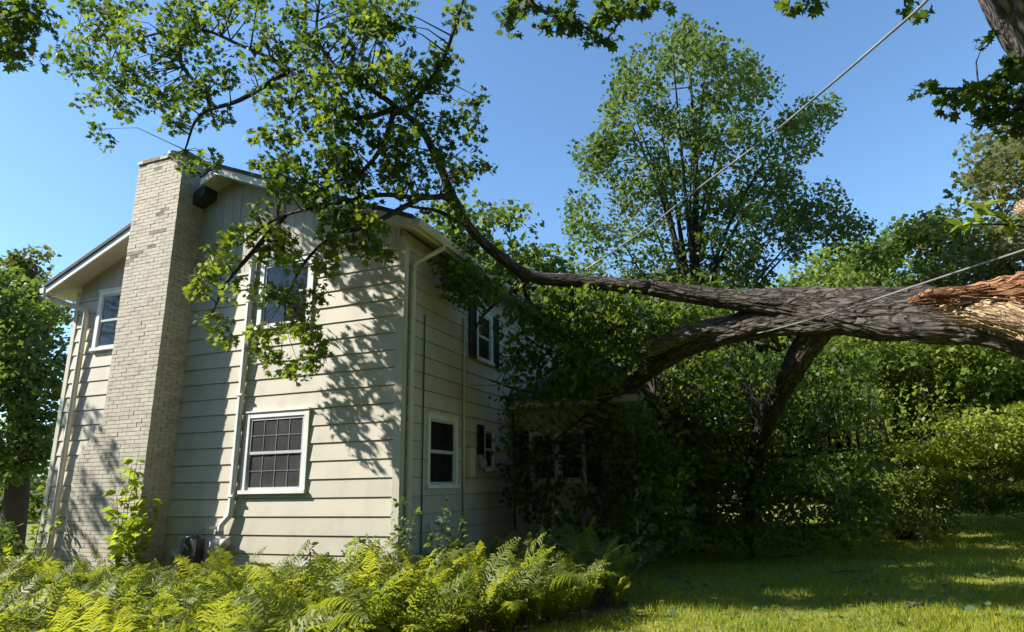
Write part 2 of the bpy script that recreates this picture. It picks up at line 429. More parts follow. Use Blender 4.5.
def boards(wall, parent, u0, u1, zs, wins, brk):
    for z0, z1 in zs:
        cuts = [(a, b, c, d) for a, b, c, d in wins if c < z1 - 1e-4 and d > z0 + 1e-4]
        segs = [[u0]]; pieces = []
        cur = u0; parts = []
        for a, b, c, d in sorted(cuts):
            if c <= z0 + 1e-3 and d >= z1 - 1e-3:           # whole height cut: a new board starts behind it
                parts.append((cur, a, z0, z1)); pieces.append(parts); parts = []; cur = b
            else:
                parts.append((cur, a, z0, z1)); cur = b
                if c > z0: parts.append((a, b, z0, c))
                if d < z1: parts.append((a, b, d, z1))
        parts.append((cur, u1, z0, z1)); pieces.append(parts)
        for pc in pieces:
            pc = [q for q in pc if q[1] - q[0] > 0.01 and q[3] - q[2] > 0.004]
            if not pc: continue
            lst = [pc]
            if len(pc) == 1 and pc[0][1] - pc[0][0] > 3.0 and brk:      # a butt joint in long runs
                s_ = rnd.uniform(0.35, 0.7) * (pc[0][1] - pc[0][0]) + pc[0][0]
                lst = [[(pc[0][0], s_ - 0.002, z0, z1)], [(s_ + 0.002, pc[0][1], z0, z1)]]
            for q in lst:
                m = MB(); j = rnd.uniform(-0.0015, 0.0015)
                for a, b, c, d in q:
                    fo = lambda z: 0.024 + j - 0.018 * (z - z0) / (z1 - z0)
                    wall.box(m, a, b, -0.012, fo(c), c + (0.001 if c == z0 else 0), d - (0.006 if d == z1 else 0), -0.012, fo(d))
                m.build('siding_board', M['siding'], parent)
zsA = [(Z0 + EX * k, Z0 + EX * (k + 1)) for k in range(-4, 15)]
boards(WA, gable_wall, WL + 0.07, -0.09, zsA, winA, True)
zsB = [(Z0 + EX * k, Z0 + EX * (k + 1)) for k in range(-4, 16)]
boards(WB, side_wall, 0.09, WING_Y - 0.04, zsB[:11], winB, True)
boards(WB, side_wall, 0.09, DEP - 0.1, zsB[11:], winB, True)
boards(WW, wing_wall, 0.05, WING_X - 0.09, zsB[:11], winW, False)
boards(WS, wing_wall, 0.06, 8.5 - WING_Y, zsB[:11], [], False)
# vertical boards in the gable
zv = Z0 + EX * 15
m = MB(); 
for a, b in ((WL + 0.07, winA[2][0] - 0.0), (winA[2][1], winA[1][0]), (winA[1][1], -0.09)):
    WA.box(m, a + 0.002, b - 0.002, -0.01, 0.032, zv - 0.004, zv + 0.03)
m.build('drip_ledge', M['siding'], gable_wall)
u = WL + 0.07
while u < -0.12:
    u2 = min(u + 0.205, -0.09)
    m = MB()
    d_ = 0.006 + rnd.uniform(0, 0.003)
    lo = zv + 0.032
    tops = lambda q: roofz(q) - 0.115
    segs = [(u + 0.004, u2 - 0.004, lo)]
    for a, b, c, d in winA[1:]:
        if u2 > a and u < b:
            segs = []
            if a > u: segs.append((u + 0.004, a, lo))
            segs.append((max(a, u + 0.004), min(b, u2 - 0.004), d))
            if b < u2: segs.append((b, u2 - 0.004, lo))
    for a, b, c in segs:
        if b - a < 0.005: continue
        t0, t1 = tops(a), tops(b)
        if a < -3.7 < b:
            pts = [WA.p(a, -0.012, c), WA.p(b, -0.012, c), WA.p(b, -0.012, t1), WA.p(-3.7, -0.012, tops(-3.7)), WA.p(a, -0.012, t0)]
        else:
            pts = [WA.p(a, -0.012, c), WA.p(b, -0.012, c), WA.p(b, -0.012, t1), WA.p(a, -0.012, t0)]
        m.prism(pts, (0, -(d_ + 0.012), 0))
    if m.v: m.build('vertical_board', M['vertical'], gable_wall)
    u = u2
# corner boards
m = MB(); m.box(-0.088, 0.03, -0.034, -0.004, 0.36, roofz(0) - 0.25); m.box(0.004, 0.034, -0.003, 0.088, 0.36, roofz(0) - 0.25); m.build('corner_board', M['siding'], house)
m = MB(); m.box(WL - 0.03, WL + 0.068, -0.034, -0.004, 0.36, roofz(WL) - 0.25); m.box(WL - 0.034, WL - 0.002, -0.002, 0.09, 0.36, roofz(WL) - 0.27); m.build('corner_board', M['siding'], house)
m = MB(); m.box(WING_X - 0.088, WING_X + 0.03, WING_Y - 0.034, WING_Y - 0.004, 0.36, WING_H); m.build('corner_board', M['siding'], house)

# roof
roof = None
def roof_slab(mb, x0, x1, y0, y1, top, bot):
    for s in ((x0, x1),):
        a, b = s
        mb.hexa([(a, y0, roofz(a) + bot), (b, y0, roofz(b) + bot), (b, y1, roofz(b) + bot), (a, y1, roofz(a) + bot),
                 (a, y0, roofz(a) + top), (b, y0, roofz(b) + top), (b, y1, roofz(b) + top), (a, y1, roofz(a) + top)])
EL, ER, YF, YR = -7.78, 0.36, -0.42, DEP + 0.4
CX0, CX1 = -5.50, -4.37
m = MB()
roof_slab(m, EL - 0.03, -3.7, 0.0, YR, 0.05, -0.02); roof_slab(m, -3.7, ER + 0.03, YF - 0.03, YR, 0.05, -0.02)
roof_slab(m, EL - 0.03, CX0 - 0.01, YF - 0.03, -0.001, 0.05, -0.02); roof_slab(m, -4.05, -3.7, YF - 0.03, -0.001, 0.05, -0.02)
roof = m.build('roof', M['shingle'], house)
m = MB(); roof_slab(m, EL, CX0 - 0.02, YF + 0.035, 0.05, -0.022, -0.12); roof_slab(m, -4.04, -3.7, YF + 0.035, 0.05, -0.022, -0.12); roof_slab(m, -3.699, ER, YF + 0.035, 0.05, -0.022, -0.12)
roof_slab(m, 0.0, ER, 0.051, YR, -0.022, -0.12); roof_slab(m, EL, WL, 0.051, YR, -0.022, -0.12)
m.build('soffit', M['soffit'], roof)
for a, b, mm in ((EL, CX0 - 0.02, 'trim'), (-4.04, -3.7, 'trim'), (-3.699, ER, 'trim')):
    m = MB(); roof_slab(m, a, b, YF, YF + 0.034, -0.022, -0.155); m.build('rake_fascia', M[mm], roof)
m = MB(); m.box(ER + 0.001, ER + 0.03, YF, YR, roofz(ER) - 0.16, roofz(ER) - 0.02); m.build('eave_fascia', M['trim'], roof)
m = MB(); m.box(EL - 0.03, EL - 0.001, YF, YR, roofz(EL) - 0.16, roofz(EL) - 0.02); m.build('eave_fascia', M['trim'], roof)
m = MB(); m.hexa([(CX1 + 0.01, -0.26, 6.70), (-4.06, -0.30, 6.84), (-4.06, 0.0, 6.84), (CX1 + 0.01, 0.0, 6.70), (CX1 + 0.01, -0.26, 6.93), (-4.06, -0.30, 7.06), (-4.06, 0, 7.06), (CX1 + 0.01, 0, 6.93)])  # dark box standing in for the shaded gap in the rake overhang
m.build('dark_gap_fill', M['dark'], roof)
# gutter on the side eave, made as an open trough
def gutter(x, s, y0, y1, z, parent):
    m = MB(); t = 0.004
    pr = [(0, 0), (s * 0.085, 0), (s * 0.125, 0.06), (s * 0.125, 0.11), (s * 0.115, 0.11), (s * 0.115, 0.062), (s * 0.08, 0.008), (s * 0.006, 0.008), (s * 0.006, 0.115), (0, 0.115)]
    m.prism([(x + a, y0, z + b) for a, b in pr], (0, y1 - y0, 0))
    m.prism([(x + a, y0 + 0.001, z + b) for a, b in pr[:4] + [(0, 0.11)]], (0, 0.004, 0))
    return m.build('gutter', M['cream'], parent)
gutter(ER + 0.032, 1, YF - 0.02, YR, roofz(ER) - 0.15, roof)
gutter(EL - 0.032, -1, YF - 0.02, YR, roofz(EL) - 0.15, roof)
# wing roof: a low slope rising away from the eave
m = MB(); m.prism([(-0.0, WING_Y - 0.38, WING_H + 0.06), (-0.0, 8.8, WING_H + 1.45), (-0.0, 8.8, WING_H + 1.55), (-0.0, WING_Y - 0.38, WING_H + 0.16)], (WING_X + 0.3, 0, 0)); wroof = m.build('wing_roof', M['shingle'], house)
m = MB(); m.box(0.06, WING_X + 0.28, WING_Y - 0.37, WING_Y - 0.34, WING_H - 0.08, WING_H + 0.058); m.build('eave_fascia', M['siding'], wroof)
m = MB(); m.box(0.06, WING_X + 0.28, WING_Y - 0.339, WING_Y + 0.0, WING_H - 0.03, WING_H + 0.0); m.build('soffit', M['soffit'], wroof)
m = MB(); m.prism([(WING_X - 0.14, WING_Y + 0.17, WING_H), (WING_X - 0.14, 8.6, WING_H), (WING_X - 0.14, 8.6, WING_H + 1.3)], (0.12, 0, 0)); m.build('wing_gable', M['siding'], wroof)

# ---- chimney of painted bricks
CF = -0.55; CTOP = Z0 + 6.46
chim = MB()
chim.box(CX0 + 0.008, CX1 - 0.008, CF + 0.008, 0.018, -0.05, CTOP - 0.01)
SX = -6.02                                   # wider fireplace base on the left, with a sloped shoulder
def base_left(z):
    if z > Z0 + 1.62: return CX0
    if z > Z0 + 0.95: return CX0 + (SX - CX0) * (Z0 + 1.62 - z) / 0.67
    return SX
chim.prism([(SX + 0.008, CF + 0.009, -0.05), (CX0 + 0.007, CF + 0.009, -0.05), (CX0 + 0.007, CF + 0.009, Z0 + 1.60), (SX + 0.008, CF + 0.009, Z0 + 0.94)], (0, 0.555, 0))
chimney = chim.build('chimney', M['mortar'], house)
CH = 0.0677; BL = 0.205
cand = []
nz = int(CTOP / CH)
for i in range(nz):
    z = i * CH
    top = i >= nz - 2
    off = (0.5 if i % 2 else 0) * BL
    ext = 0.022 if i == nz - 1 else 0.0
    x = CX1 + ext
    xl = base_left(z + CH) - ext
    first = True
    while x > xl + 0.02:                      # front face
        ln = (BL - (0.1 if (i % 2 and first) else 0)); first = False
        x0 = max(x - ln, xl)
        cand.append(('f', x0 + 0.004, x - 0.004, z, top, ext)); x = x0
    y = CF + 0.10; 
    if i % 2 == 0: y = CF + 0.10
    k = 0
    y = CF + (0.1 if i % 2 else 0.2)
    while y < -0.03:                          # right face, behind the corner bricks
        y1 = min(y + BL, 0.0)
        cand.append(('s', y + 0.004, y1 - 0.004, z, top, ext)); y = y1
def brick_hexa(m, c):
    kind, a, b, z, top, ext = c
    j = rnd.uniform(-0.003, 0.004)
    if kind == 'f':
        dep = 0.2 if (b > CX1 + ext - 0.02 and b - a > 0.15) else 0.1
        m.box(a, b, CF - 0.004 - j - ext, CF + dep - 0.006, z + 0.0038, z + CH - 0.0038)
    else:
        m.box(CX1 - 0.09, CX1 + 0.003 + j + ext, a, b, z + 0.0038, z + CH - 0.0038)
def dist(c):
    q = np.array([(c[1] + c[2]) / 2, CF, c[3]]) if c[0] == 'f' else np.array([CX1, (c[1] + c[2]) / 2, c[3]])
    d_ = q - CAM
    hidden = q[2] < 0.75
    area = (c[2] - c[1]) * CH
    nv = abs(d_[1] if c[0] == 'f' else d_[0]) / np.linalg.norm(d_)
    return (1 if hidden else 0, -area * nv / (d_ @ d_))
cand.sort(key=dist)
rest = MB(); worn_rest = MB()
for i, c in enumerate(cand):
    wornp = 0.5 * (1 + noise.noise(Vector(((c[1] + c[2]) * 1.4, 3.1, c[3] * 1.5)))) 
    hz = c[3] / CTOP
    worn = (wornp > 0.6 and hz > 0.7 and rnd.random() < 0.22) or (c[4] and rnd.random() < 0.6)
    if i < 300:
        m = MB(); brick_hexa(m, c); m.build('brick', M['brick_worn' if worn else 'brick'], chimney)
    else:
        brick_hexa(worn_rest if worn else rest, c)
o = rest.build('brickwork', M['brick'], chimney); o['kind'] = 'stuff'
if worn_rest.v:
    o = worn_rest.build('worn_brickwork', M['brick_worn'], chimney); o['kind'] = 'stuff'
m = MB(); m.box(CX0 + 0.02, CX1 - 0.02, CF + 0.02, 0.015, CTOP - 0.008, CTOP + 0.04); m.build('chimney_crown', M['concrete'], chimney)
m = MB(); m.tube([(-4.95, -0.27, CTOP + 0.03), (-4.95, -0.27, CTOP + 0.2)], 0.13, 14); m.build('flue', M['greymetal'], chimney)

# ---- windows
def window(wall, u0, u1, z0, z1, cols=0, rows=0, gl='glass', casing=0.085, trimm='trim'):
    m = MB(); c = casing; dp = 0.05
    wall.box(m, u0, u0 + c, -0.01, dp, z0, z1); wall.box(m, u1 - c, u1, -0.01, dp, z0, z1)
    wall.box(m, u0 + c, u1 - c, -0.01, dp - 0.002, z1 - c, z1)
    win = m.build('window', M[trimm], house)
    m = MB(); wall.box(m, u0 - 0.015, u1 + 0.015, 0.0, dp + 0.03, z0 - 0.001, z0 + 0.055); m.build('sill', M[trimm], win)
    m = MB(); wall.box(m, u0 - 0.012, u1 + 0.012, 0.0, dp + 0.018, z1 + 0.001, z1 + 0.022); m.build('drip_cap', M[trimm], win)
    a0, a1, b0, b1 = u0 + c, u1 - c, z0 + 0.055, z1 - c
    mid = (b0 + b1) / 2
    for lo, hi, dd in ((b0, mid + 0.015, 0.022), (mid - 0.015, b1, 0.032)):
        s_ = 0.042
        m = MB()
        wall.box(m, a0, a0 + s_, 0.0, dd, lo, hi); wall.box(m, a1 - s_, a1, 0.0, dd, lo, hi)
        wall.box(m, a0 + s_, a1 - s_, 0.0, dd - 0.001, lo, lo + s_); wall.box(m, a0 + s_, a1 - s_, 0.0, dd - 0.001, hi - s_, hi)
        m.build('sash', M['sash'], win)
        p0, p1, q0, q1 = a0 + s_, a1 - s_, lo + s_, hi - s_
        nc, nr = max(cols, 1), max(rows, 1)
        for i in range(nc):
            for j in range(nr):
                m = MB()
                e0 = p0 + (p1 - p0) * i / nc; e1 = p0 + (p1 - p0) * (i + 1) / nc
                f0 = q0 + (q1 - q0) * j / nr; f1 = q0 + (q1 - q0) * (j + 1) / nr
                jx = rnd.uniform(-0.0006, 0.0006)
                wall.box(m, e0 + 0.001, e1 - 0.001, -0.008, dd - 0.014 + jx, f0 + 0.001, f1 - 0.001); m.build('pane', M[gl], win)
        for i in range(1, nc):
            m = MB(); e = p0 + (p1 - p0) * i / nc; wall.box(m, e - 0.0055, e + 0.0055, 0, dd - 0.006, q0, q1); m.build('muntin', M['muntin'], win)
        for j in range(1, nr):
            m = MB(); f = q0 + (q1 - q0) * j / nr; wall.box(m, p0, p1, 0, dd - 0.005, f - 0.0055, f + 0.0055); m.build('muntin', M['muntin'], win)
    return win
window(WA, *winA[0], 4, 2, 'screen'); window(WA, *winA[1], 0, 0, 'glass'); window(WA, *winA[2], 0, 0, 'glass')
window(WB, *winB[0], 0, 0, 'glass'); window(WB, *winB[1]); window(WB, *winB[2], casing=0.05)
for q in winW: window(WW, *q, 0, 0, 'glass', 0.05)
def shutter(wall, u0, u1, z0, z1):
    m = MB(); f = 0.045
    wall.box(m, u0, u0 + f, 0.025, 0.055, z0, z1); wall.box(m, u1 - f, u1, 0.025, 0.055, z0, z1)
    for z in (z0, (z0 + z1) / 2 - f / 2, z1 - f): wall.box(m, u0 + f, u1 - f, 0.025, 0.053, z, z + f)
    s_ = m.build('shutter', M['shutter'], house)
    m = MB(); z = z0 + f
    while z < z1 - f:
        wall.box(m, u0 + f, u1 - f, 0.026, 0.036, z, z + 0.03, 0.036, 0.047); z += 0.034
    m.build('louvers', M['shutter'], s_)
for a, b, c, d in ((2.34, 2.65, *winB[1][2:]), (3.47, 3.78, *winB[1][2:]), (2.70, 2.97, Z0 + 0.64, Z0 + 1.5)): shutter(WB, a, b, c, d)
shutter(WW, 0.06, 0.375, Z0 + 0.36, Z0 + 1.5); shutter(WW, 1.595, 1.92, Z0 + 0.33, Z0 + 1.5)

# ---- downspouts and fixtures
def downspout(pts, r, mt, sides=8, name='downspout', sq=True):
    m = MB(); m.tube(pts, r, 4 if sq else sides); return m.build(name, M[mt], house, smooth=not sq)
zl = roofz(EL) - 0.15
m = MB(); m.tube([(EL - 0.09, -0.30, zl + 0.02), (EL - 0.09, -0.30, zl - 0.06), (-7.02, -0.09, zl - 0.36), (-7.0, -0.085, zl - 0.5), (-7.0, -0.085, 0.05)], 0.05, 8)
m.build('downspout', M['cream'], house)
ds2 = MB(); ds2.tube([(-2.98, -0.075, 5.55), (-2.98, -0.075, 1.32), (-2.99, -0.08, 1.22), (-3.10, -0.12, 1.08), (-3.12, -0.12, 0.9)], 0.052, 10)
d2 = ds2.build('downspout', M['trim'], house)
for z in (1.5, 3.1, 4.7):
    m = MB(); m.box(-3.045, -2.915, -0.135, -0.02, z, z + 0.03); m.build('strap', M['trim'], d2)
m = MB(); m.tube([(-3.12, -0.12, 0.99), (-3.12, -0.12, 0.955), (-3.12, -0.12, 0.93)], [0.062, 0.066, 0.062], 12); m.build('collar', M['greymetal'], d2)
m = MB(); m.tube([(-3.12, -0.12, 0.92), (-3.12, -0.12, 0.84), (-3.11, -0.12, 0.76), (-3.11, -0.12, 0.62), (-3.11, -0.12, 0.2)], [0.07, 0.13, 0.14, 0.085, 0.08], 14)
m.tube([(-3.05, -0.14, 0.8), (-2.9, -0.17, 0.83)], [0.07, 0.065], 12); m.build('standpipe', M['cream'], d2, True)
zr = roofz(ER) - 0.15
m = MB(); m.tube([(ER + 0.09, 0.45, zr + 0.02), (ER + 0.09, 0.45, zr - 0.06), (0.1, 0.16, zr - 0.36), (0.085, 0.15, zr - 0.48), (0.085, 0.15, 0.05)], 0.042, 8); m.build('downspout', M['cream'], house)
m = MB(); m.tube([(0.05, 2.08, 4.6), (0.05, 2.08, 0.2)], 0.022, 8); m.build('conduit', M['cream'], house, True)
m = MB(); m.box(0.03, 0.15, 2.14, 2.36, Z0 + 0.55, Z0 + 1.05)
em = m.build('electric_meter', M['cream'], house)
m = MB(); m.tube([(0.12, 2.6, Z0 + 0.78), (0.2, 2.6, Z0 + 0.78), (0.24, 2.6, Z0 + 0.78)], [0.10, 0.10, 0.07], 14); m.box(0.03, 0.125, 2.45, 2.75, Z0 + 0.62, Z0 + 0.94); m.build('meter_dial', M['greymetal'], em)
m = MB(); m.tube([(0.04, 0.62, 4.3), (0.04, 0.62, 0.4)], 0.012, 6); m.build('cable', M['dark'], house)

# gas meter beside the chimney
gm = empty('gas_meter', (-3.55, -0.3, 0)); tag(gm, 'grey gas meter with pipes standing against the wall right of the chimney', 'gas meter')
m = MB(); m.box(-3.55, -3.32, -0.37, -0.19, 0.52, 0.88); m.tube([(-3.435, -0.28, 0.88), (-3.435, -0.28, 0.94)], [0.09, 0.05], 12); m.build('meter_body', M['dark'], gm)
m = MB(); m.tube([(-3.68, -0.3, 0.0), (-3.68, -0.3, 0.86), (-3.66, -0.3, 0.9), (-3.52, -0.3, 0.9)], 0.022, 8); m.build('pipe', M['greymetal'], gm, True)
m = MB(); m.tube([(-3.36, -0.27, 0.88), (-3.36, -0.27, 1.0), (-3.3, -0.27, 1.03), (-3.3, -0.0, 1.03)], 0.022, 8); m.build('pipe', M['greymetal'], gm, True)
m = MB(); m.tube([(-3.76, -0.36, 0.66), (-3.60, -0.36, 0.66)], [0.07, 0.07], 14); m.tube([(-3.68, -0.44, 0.66), (-3.68, -0.3, 0.66)], 0.085, 14); m.build('regulator', M['greymetal'], gm, True)

# ------------------------------------------------------------------ trees
def bark_tube(mb, pts, rad, sides=18, n=7, amp=0.12, seed=0, ridges=9):
    c = catmull(pts, n); r = lerp_list(rad, len(c))
    sl_ = np.concatenate([[0], np.cumsum([np.linalg.norm(c[i + 1] - c[i]) for i in range(len(c) - 1)])])
    def j(i, k, th):
        ct, st = math.cos(th), math.sin(th); q = sl_[i]
        v = noise.noise(Vector((ct * 1.1 + seed * 3.7, st * 1.1, q * 1.1)))
        a = noise.noise(Vector((ct * ridges * 0.32 + seed, st * ridges * 0.32, q * 2.2)))
        b = noise.noise(Vector((ct * ridges * 0.8 + seed, st * ridges * 0.8, q * 6.0)))
        return 1 + amp * v + amp * 0.9 * (0.5 - 2.0 * abs(a)) + amp * 0.5 * b
    mb.tube(c, r, sides, j, cc_=sl_ + seed * 1.7)
    return c, r

def twigs_to(mb, cl, skel, r0=0.03, frac=1.0, r=rnd, rend=0.006):
    """thin branches from the nearest point of the skeleton to clump centres"""
    S = np.array([q[0] for q in skel]); R_ = np.array([q[1] for q in skel])
    for c in cl:
        if r.random() > frac: continue
        d = np.linalg.norm(S - c, axis=1) + np.maximum(0, S[:, 2] - c[2]) * 0.6
        i = int(np.argmin(d)); a = S[i]
        mid = (a + c) / 2 + np.array([r.uniform(-.08, .08) * d[i], r.uniform(-.08, .08) * d[i], 0.10 * d[i]])
        ra = min(R_[i] * 0.6, r0)
        mb.tube([a, mid, c], [ra, ra * 0.6, rend], 4, cap=False)

def tree(name, label, poly, depth, thick, nclump, per, lsize, material, trunk, crad=0.8, group=None, bole_mat='bole', template=OVAL, base=None, r0=0.25, limbs=14, flatten=0.6, cat='tree', twigfrac=0.6, nb=0.5, hole=-0.28, hs=0.45):
    cl = poly_points(poly, depth, thick, nclump)
    # uneven crown: drop clumps in noisy holes
    keep = np.array([noise.noise(Vector(q * hs)) > hole for q in cl]); cl = cl[keep]
    cl = cl[house_free(cl)]
    if base is None:
        b_ = at(trunk[0][0], 480, depth); base = np.array([b_[0], b_[1], 0])
    root = empty(name, tuple(base)); tag(root, label, cat, group)
    m = MB(); top = np.array(at(*trunk[1], depth)); low = np.array(at(*trunk[2], depth)) if len(trunk) > 2 else base + (top - base) * 0.45
    L = np.linalg.norm(top - base)
    pts = catmull([base, base + (low - base) * 0.5 + np.array([0.1, 0, 0]), low, (low + top) / 2 + np.array([0.15, 0.1, 0]), top], 5)
    rad = lerp_list([r0 * 1.15, r0, r0 * 0.85, r0 * 0.5, r0 * 0.1], len(pts))
    m.tube(pts, rad, 10)
    sk = [(q, rr) for q, rr in zip(pts[8:], rad[8:])]
    sel = cl[rng.choice(len(cl), min(limbs, len(cl)), replace=False)]
    for c in sel:
        h = np.clip((c[2] - base[2]) / (top[2] - base[2]) - 0.28, 0.3, 0.9)
        i = int(h * (len(pts) - 1)); a = pts[i]
        cc = catmull([a, a + (c - a) * 0.45 + np.array([0, 0, 0.05 * L]), c], 5); rr = lerp_list([rad[i] * 0.6, rad[i] * 0.32, 0.015], len(cc))
        m.tube(cc, rr, 6); sk += list(zip(cc[2:], rr[2:]))
    twigs_to(m, cl, sk, 0.035, twigfrac)
    m.build('trunk', M[bole_mat], root, True)
    pos, sz, ti = clumps_to_leaves(cl, crad * rng.uniform(0.7, 1.25, len(cl)), per, lsize, flatten=flatten)
    k = house_free(pos); pos, sz, ti = pos[k], sz[k], ti[k]
    link('crown', leaf_mesh('crown', pos, sz, template, M[material], ti, nbias=nb), root)
    return root

BG = 'background trees behind the house'
tree('tall_tree', 'tall airy upright green tree rising against the sky above the fallen limb',
     [(690, 22), (720, 35), (750, 55), (768, 70), (770, 100), (762, 125), (800, 105), (838, 100), (832, 125), (812, 150), (800, 180), (850, 195), (868, 230), (850, 245), (800, 250), (760, 300), (700, 330), (600, 330), (575, 265), (570, 225), (568, 205), (592, 190), (580, 150), (590, 132), (607, 130), (612, 80), (625, 50), (650, 35)],
     22, 2.3, 760, 50, 0.145, 'airy', ((690,), (690, 60), (692, 330)), 0.5, r0=0.2, limbs=30, flatten=0.9, twigfrac=0.4, hole=-0.13, hs=0.55, bole_mat='bark', template=TRI3)
tree('leafy_tree', 'dense green tree behind the roof left of the sky gap',
     [(440, 212), (470, 200), (500, 212), (520, 232), (545, 245), (562, 262), (590, 275), (640, 330), (640, 500), (430, 500), (430, 250)],
     20, 2.0, 260, 90, 0.19, 'maple_far', ((520,), (510, 240)), 0.8, BG, r0=0.25, template=TRI3)
tree('leafy_tree', 'dark green tree behind the fallen crown right of the wing',
     [(560, 330), (600, 290), (700, 280), (790, 300), (800, 400), (800, 530), (560, 530)],
     21.5, 2.2, 420, 90, 0.20, 'maple_far', ((680,), (680, 300)), 0.85, BG, r0=0.28, template=TRI3)
tree('leafy_tree', 'pale green rounded tree in the distance right of the sky gap',
     [(778, 300), (800, 275), (825, 258), (855, 245), (885, 240), (900, 260), (905, 470), (770, 500)],
     31, 3.0, 300, 90, 0.24, 'shrubleaf', ((840,), (845, 280)), 1.1, BG, r0=0.3, template=TRI3)
tree('leafy_tree', 'deep green tree between the pale distant tree and the tall olive tree',
     [(862, 262), (880, 235), (905, 226), (925, 218), (950, 215), (985, 250), (1000, 470), (850, 490), (850, 330)],
     25, 2.5, 330, 90, 0.21, 'maple_far', ((915,), (920, 250)), 0.9, BG, r0=0.28, template=TRI3)
tree('leafy_tree', 'tall olive green tree rising at the right edge of the picture',
     [(925, 215), (945, 195), (960, 168), (980, 145), (1000, 130), (1030, 112), (1120, 90), (1180, 200), (1180, 490), (940, 480), (950, 300)],
     22, 3.0, 520, 95, 0.19, 'olive', ((1050,), (1060, 130)), 0.85, BG, r0=0.35, template=TRI3)
tree('leafy_tree', 'sunlit leafy tree just behind and below the broken trunk',
     [(850, 335), (900, 330), (1010, 340), (1070, 350), (1070, 440), (980, 425), (930, 440), (900, 480), (860, 470)],
     17.5, 1.5, 420, 70, 0.13, 'shrubleaf', ((893,), (930, 345)), 0.6, BG, 'bark', r0=0.22, template=TRI3)
tree('leafy_tree', 'leafy tree with a dark trunk at the left edge of the picture',
     [(-60, 250), (0, 268), (30, 288), (50, 285), (66, 300), (60, 330), (74, 360), (72, 420), (62, 440), (58, 455), (30, 476), (-60, 482)],
     18, 1.8, 380, 70, 0.14, 'airy', ((22,), (15, 290), (20, 430)), 0.5, None, r0=0.3, template=TRI3, bole_mat='bark', hole=-0.1, hs=0.6)
tree('thin_tree', 'brownish thin topped tree peeking out over the left edge tree',
     [(5, 262), (12, 248), (34, 250), (45, 256), (30, 268), (50, 300), (40, 330), (0, 330)],
     27, 1.2, 60, 60, 0.2, 'olive', ((15,), (20, 256)), 0.6, None, r0=0.18, template=TRI3)
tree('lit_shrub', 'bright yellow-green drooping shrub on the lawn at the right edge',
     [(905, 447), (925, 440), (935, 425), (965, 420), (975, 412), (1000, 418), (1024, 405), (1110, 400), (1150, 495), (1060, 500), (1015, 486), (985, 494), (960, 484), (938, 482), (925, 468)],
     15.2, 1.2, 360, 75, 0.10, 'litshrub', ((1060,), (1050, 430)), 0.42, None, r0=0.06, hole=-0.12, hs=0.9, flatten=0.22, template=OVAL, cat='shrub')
for k, (px, pt, wd, dd) in enumerate(((905, 468, 44, 16.4), (1015, 488, 60, 19))):
    tree('low_bush', ['leafy bush on the lawn left of the bright drooping shrub', 'low green bush under the bright drooping shrub'][k],
         [(px - wd, pt), (px + wd, pt - 6), (px + wd, 503 + 25 * (k == 0)), (px - wd, 509 + 18 * (k == 0))], dd, 1.0, 90, 60, 0.11, 'shrubleaf', ((px,), (px, pt)), 0.4, None, r0=0.04, limbs=6, template=TRI3, cat='bush')
for k, (px, wd, dd) in enumerate(((-25, 30, 15),)):
    tree('low_bush', ['dark bush at the left edge behind the ferns', 'small dark bush behind the ferns left of the house corner'][k],
         [(px - wd, 524), (px + wd, 526), (px + wd, 560), (px - wd, 560)], dd, 0.8, 40, 60, 0.10, 'maple_far', ((px,), (px, 525)), 0.35, None, r0=0.03, limbs=5, template=OVAL, cat='bush')

# far wood closing the horizon
n = 1500
ang = rng.uniform(-1.05, 1.15, n); dd = rng.uniform(48, 75, n)
hgt = (7.0 + 3.0 * np.sin(ang * 9) + 2 * np.sin(ang * 23 + 1)) * np.where(ang < -0.55, 0.55, 1.0)
base_dir = math.atan2(FW[1], FW[0])
cl = np.stack([CAM[0] + dd * np.cos(base_dir - ang), CAM[1] + dd * np.sin(base_dir - ang), rng.uniform(0.3, 1, n) * hgt * rng.uniform(0.4, 1, n)], 1)
pos, sz, ti = clumps_to_leaves(cl, 1.9, 45, 0.5)
pos[:, 2] = np.maximum(pos[:, 2], 0.05)
n = 1900  # unseen ring of foliage added beside and behind the camera to cut sky light
ang = rng.uniform(1.25, 5.2, n); dd = rng.uniform(13.5, 21, n)
hgt = np.interp(ang, [1.25, 1.8, 2.4, 3.9, 4.25, 5.2], [9, 15, 16, 16, 8.0, 6.5]) + 1.5 * np.sin(ang * 7)
cl = np.stack([CAM[0] + dd * np.cos(base_dir - ang), CAM[1] + dd * np.sin(base_dir - ang), rng.uniform(0.03, 1, n) * hgt], 1)
cl = cl[np.linalg.norm(cl[:, :2] - np.array([-7, 3]), axis=1) > 9]
p2, s2, t2 = clumps_to_leaves(cl, 1.5, 40, 0.45)
k = (p2[:, 2] > 0.02); p2, s2, t2 = p2[k], s2[k], t2[k]
pos = np.vstack([pos, p2]); sz = np.concatenate([sz, s2]); ti = np.concatenate([ti, t2])
tag(link('far_wood_and_sky_block', leaf_mesh('far_wood_and_sky_block', pos, sz, TRI3, M['maple_far'], ti)), 'dark green far wood along the edge of the lawns, with an unseen ring added to block sky light', 'wood', kind='stuff')

